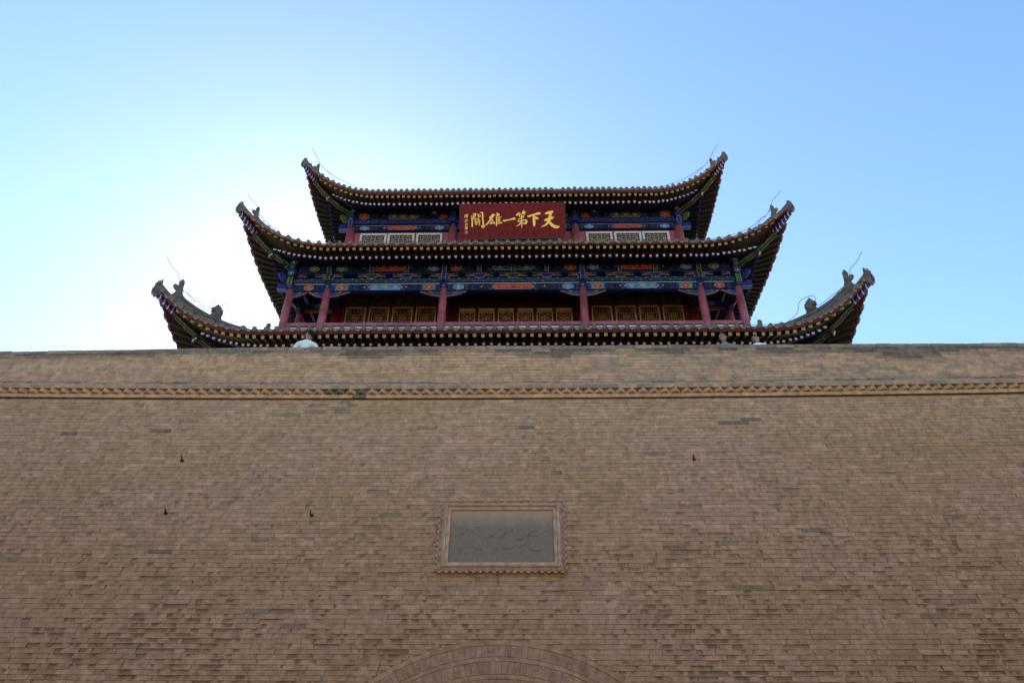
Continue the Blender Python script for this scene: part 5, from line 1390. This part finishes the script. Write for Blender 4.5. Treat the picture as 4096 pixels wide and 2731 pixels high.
def body_mesh(shirt, armpose, lean):
    # standing figure facing -Y, feet at z 0, about 1.48 m to the base of the neck
    J = {'pelvis': (0, 0, .95), 'waist': (lean*.3, 0, 1.10), 'chest': (lean*.7, -.01, 1.30), 'upper': (lean, 0, 1.42), 'neck': (lean*1.15, 0, 1.50), 'nt': (lean*1.35, -.01, 1.58)}
    Rr = {'pelvis': (.155, .115), 'waist': (.15, .11), 'chest': (.175, .12), 'upper': (.13, .09), 'neck': .062, 'nt': .055}
    E_ = [('pelvis', 'waist'), ('waist', 'chest'), ('chest', 'upper'), ('upper', 'neck'), ('neck', 'nt')]
    for s, S_ in ((-1, 'L'), (1, 'R')):
        sh, el, wr_ = armpose[S_]
        J.update({'sh'+S_: (lean+s*.185, 0, 1.40), 'el'+S_: el, 'wr'+S_: wr_, 'hip'+S_: (s*.09, 0, .88), 'kn'+S_: (s*.11, -.02, .48), 'an'+S_: (s*.12, .02, .09), 'to'+S_: (s*.13, -.14, .04)})
        Rr.update({'sh'+S_: .072, 'el'+S_: .045, 'wr'+S_: .030, 'hip'+S_: .10, 'kn'+S_: .062, 'an'+S_: .045, 'to'+S_: .035})
        E_ += [('upper', 'sh'+S_), ('sh'+S_, 'el'+S_), ('el'+S_, 'wr'+S_), ('pelvis', 'hip'+S_), ('hip'+S_, 'kn'+S_), ('kn'+S_, 'an'+S_), ('an'+S_, 'to'+S_)]
        w0 = Vector(wr_); d = (w0-Vector(el)).normalized(); pm = w0+d*.06; J['pm'+S_] = tuple(pm); Rr['pm'+S_] = (.036, .018); E_.append(('wr'+S_, 'pm'+S_))
        lt = d.cross(Vector((0, 0, 1))); lt = lt.normalized() if lt.length > .1 else Vector((1, 0, 0)); dn = d.cross(lt).normalized()
        if dn.z > 0: dn = -dn
        for q, (o_, l_) in enumerate(((-.028, .072), (-.010, .082), (.010, .078), (.028, .062))):
            a = pm+lt*o_+d*.03; b = a+d*l_*.5+dn*.006; c = b+d*l_*.35+dn*.025
            for nm, pt, r_ in (('a', a, .0095), ('b', b, .0088), ('c', c, .0075)): J[f'{nm}{q}{S_}'] = tuple(pt); Rr[f'{nm}{q}{S_}'] = r_
            E_ += [('pm'+S_, f'a{q}{S_}'), (f'a{q}{S_}', f'b{q}{S_}'), (f'b{q}{S_}', f'c{q}{S_}')]
        a = w0+d*.02+lt*(-.035*s)+dn*.008; b = a+d*.035+lt*(-.018*s)+dn*.012
        J['t1'+S_] = tuple(a); J['t2'+S_] = tuple(b); Rr['t1'+S_] = .012; Rr['t2'+S_] = .009; E_ += [('wr'+S_, 't1'+S_), ('t1'+S_, 't2'+S_)]
    elz = {S_: Vector(armpose[S_][1]) for S_ in 'LR'}
    def cf(c):
        if c.z > 1.485 and abs(c.x-lean*1.2) < .075: return 1
        for S_ in 'LR':
            e_, w_ = elz[S_], Vector(armpose[S_][2]); t = (c-e_).dot(w_-e_)/(w_-e_).length_squared
            if t > -.25 and (c-(e_+(w_-e_)*max(0, min(1.9, t)))).length < .075: return 1
        if c.z < .08: return 3
        return 2 if c.z < .93 else 0
    return skin_body('body', J, E_, Rr, [shirt, 'skin', 'trousers', 'black'], None, 'pelvis', cf)
def head_parts(glasses=False):
    # head facing -Y, centre at origin, 0.235 tall
    mb = MB(); nu, nv = 28, 22; vs = []
    for j in range(nv+1):
        ph = math.pi*j/nv; z = math.cos(ph); s = math.sin(ph)
        for i in range(nu):
            th = 2*math.pi*i/nu; x = s*math.sin(th); y = -s*math.cos(th)
            X, Y, Z = x*.078, y*.097, z*.120
            if z < 0: k = 1-.34*(-z)**1.3; X *= k; Y = Y*(1-.10*(-z)) if y < 0 else Y*(1-.42*(-z))-.01*(-z)
            if y < 0:
                f = max(0, 1-abs(x)*3.4); Y += .006*max(0, 1-abs(z-.0)*5)*(1 if abs(x) > .15 else 0)*max(0, 1-abs(abs(x)-.4)*3.5)*1.8   # sockets
                Y -= .005*max(0, 1-abs(z-.22)*6)*max(0, 1-abs(x)*1.2)   # brow
                t = max(0, 1-abs(z+.20)*4.2); Y -= .022*t*max(0, 1-abs(x)*5.0)+.010*max(0, 1-abs(z+.02)*4)*max(0, 1-abs(x)*7)   # nose
                Y -= .007*max(0, 1-abs(z+.50)*6)*max(0, 1-abs(x)*3)      # lips
                Y -= .010*max(0, 1-abs(z+.84)*5)*max(0, 1-abs(x)*3)      # chin
            vs.append((X, Y, Z))
    mb.add(vs, [(j*nu+i, j*nu+(i+1)%nu, (j+1)*nu+(i+1)%nu, (j+1)*nu+i) for j in range(nv) for i in range(nu)], 'skin')
    head = mb.mesh('head', True)
    parts = []
    hr = MB(); vs = []      # close-cropped hair cap
    for j in range(13):
        ph = math.pi*.62*j/12
        for i in range(nu):
            th = 2*math.pi*i/nu; front = max(0, math.cos(th)); lim = .64-.29*front**1.2-.10*abs(math.sin(th))**3+.12*max(0, -math.cos(th)); p2 = ph*lim/.62
            z = math.cos(p2); s = math.sin(p2); x = s*math.sin(th); y = -s*math.cos(th); g_ = 1.075+.02*math.sin(i*2.3+j*1.7)*.5
            X, Y, Z = x*.078*g_*1.03, y*.097*g_, z*.120*g_*(1.01+.07*max(0, z))
            if z < 0: X *= 1-.30*(-z)**1.3; Y = Y*(1-.30*(-z))-.006*(-z)
            vs.append((X, Y+.002, Z))
    hr.add(vs, [(j*nu+i, j*nu+(i+1)%nu, (j+1)*nu+(i+1)%nu, (j+1)*nu+i) for j in range(12) for i in range(nu)], 'hair')
    parts.append(('hair', hr.mesh('hair', True)))
    for s in (-1, 1):
        er = MB(); pts = []
        polygonal_plate(er, [(math.sin(t)*.016-.004*math.cos(t), math.cos(t)*.030) for t in np.linspace(0, 6.28, 11)[:-1]], Vector((s*.080, .008, -.005)), Vector((0, 1, 0)), Vector((0, 0, 1)), Vector((1, 0, 0)), .014, 'skin', .7)
        parts.append(('ear', er.mesh('ear', True)))
        ey = MB(); cx_ = s*.031
        ey.poly([(cx_+math.cos(t)*.014, -.0895+abs(math.cos(t)*s)*.002, .004+math.sin(t)*.0055) for t in np.linspace(0, 6.28, 9)[:-1]], 'cream'); ey.poly([(cx_+math.cos(t)*.006, -.0915, .004+math.sin(t)*.0055) for t in np.linspace(0, 6.28, 9)[:-1]], 'black')
        ey.tube([(cx_-s*.016, -.094, .024), (cx_, -.096, .029), (cx_+s*.018, -.088, .025)], .0032, 'hair', 4)
        ey.tube([(cx_-s*.014, -.093, .009), (cx_, -.094, .012), (cx_+s*.015, -.088, .008)], .0018, 'hair', 4)
        parts.append(('eye', ey.mesh('eye')))
    mo = MB(); mo.tube([(-.022, -.096, -.062), (0, -.104, -.060), (.022, -.096, -.062)], .0035, 'lips', 5); parts.append(('mouth', mo.mesh('mouth')))
    if glasses:
        gl = MB()
        for s in (-1, 1):
            c = [(s*.033+math.cos(t)*.022, -.106+abs(math.cos(t))*.001, .000+math.sin(t)*.016) for t in np.linspace(0, 2*math.pi, 15)]
            gl.tube(c, .0018, 'black', 4, cap=False); gl.poly([(p[0], p[1]+.001, p[2]) for p in c[:-1]], 'glass_lens'); gl.tube([(s*.055, -.105, .004), (s*.083, -.04, .006), (s*.084, .008, .004)], .0016, 'black', 4)
        gl.tube([(-.011, -.108, .003), (.011, -.108, .003)], .0018, 'black', 4); parts.append(('glasses', gl.mesh('glasses')))
    return head, parts
paint('lips', (.24, .07, .06), .5, .05)
def person(label, x, y, yaw, crown, shirt, arms, lean, head_rot, glasses=False, group=None, collar=None, tor=0., up=0.):
    sc_ = (crown-WALK)/1.80
    M = Matrix.Translation((x, y, WALK)) @ Matrix.Rotation(yaw, 4, 'Z') @ Matrix.Scale(sc_, 4)
    t = thing('person', label, 'person', M=M)
    link('body', body_mesh(shirt, arms, lean), t, Matrix.Translation((0, 0, up)) @ M)
    H = M @ Matrix.Translation((lean*1.5, -.02, 1.68)) @ head_rot
    hm, parts = head_parts(glasses); h = link('head', hm, t, H)
    for nm, me in parts: link(nm, me, h, H)
    cl = MB(); n = 14; rr = .072
    vs = [(lean*1.15+math.cos(2*math.pi*k/n)*r_, math.sin(2*math.pi*k/n)*r_*.9-.003, z_) for r_, z_ in ((.078, 1.475), (.070, 1.52), (.066, 1.52)) for k in range(n)]
    cl.add(vs, [(j*n+k, j*n+(k+1)%n, (j+1)*n+(k+1)%n, (j+1)*n+k) for j in range(2) for k in range(n)], collar or shirt)
    link('collar', cl.mesh('collar', True), t, M)
    return t
HR = lambda yaw, pitch=0, roll=0: Matrix.Rotation(yaw, 4, 'Z') @ Matrix.Rotation(pitch, 4, 'X') @ Matrix.Rotation(roll, 4, 'Y')
rest_arms = lambda l: {'L': (0, (l-.27, -.06, 1.14), (l-.20, -.27, 1.06)), 'R': (0, (l+.27, -.06, 1.14), (l+.20, -.27, 1.06))}
back_arms = {'L': (0, (-.30, -.05, 1.13), (-.20, -.26, 1.12)), 'R': (0, (.30, -.05, 1.13), (.20, -.26, 1.12))}
# back turned: body faces +Y (yaw pi); head turned to the right of the picture
person('man in a pale mint shirt seen from behind above the left half of the wall', -4.43, 12.86, math.pi+.12, 9.585, 'shirt_mint', back_arms, -.035, HR(.95, .28, .05), tor=.1)
person('man with glasses looking out over the wall top, chin raised', 4.78, 12.97, -.25, 9.485, 'shirt_teal', rest_arms(0), 0., HR(-.42, -.12, .0), glasses=True, up=.01)
person('dark haired man in white collared shirt tilting his head beside the man with glasses', 5.47, 12.99, -.55, 9.435, 'shirt_white', rest_arms(.03), .02, HR(-.25, .06, -.30), up=.05)
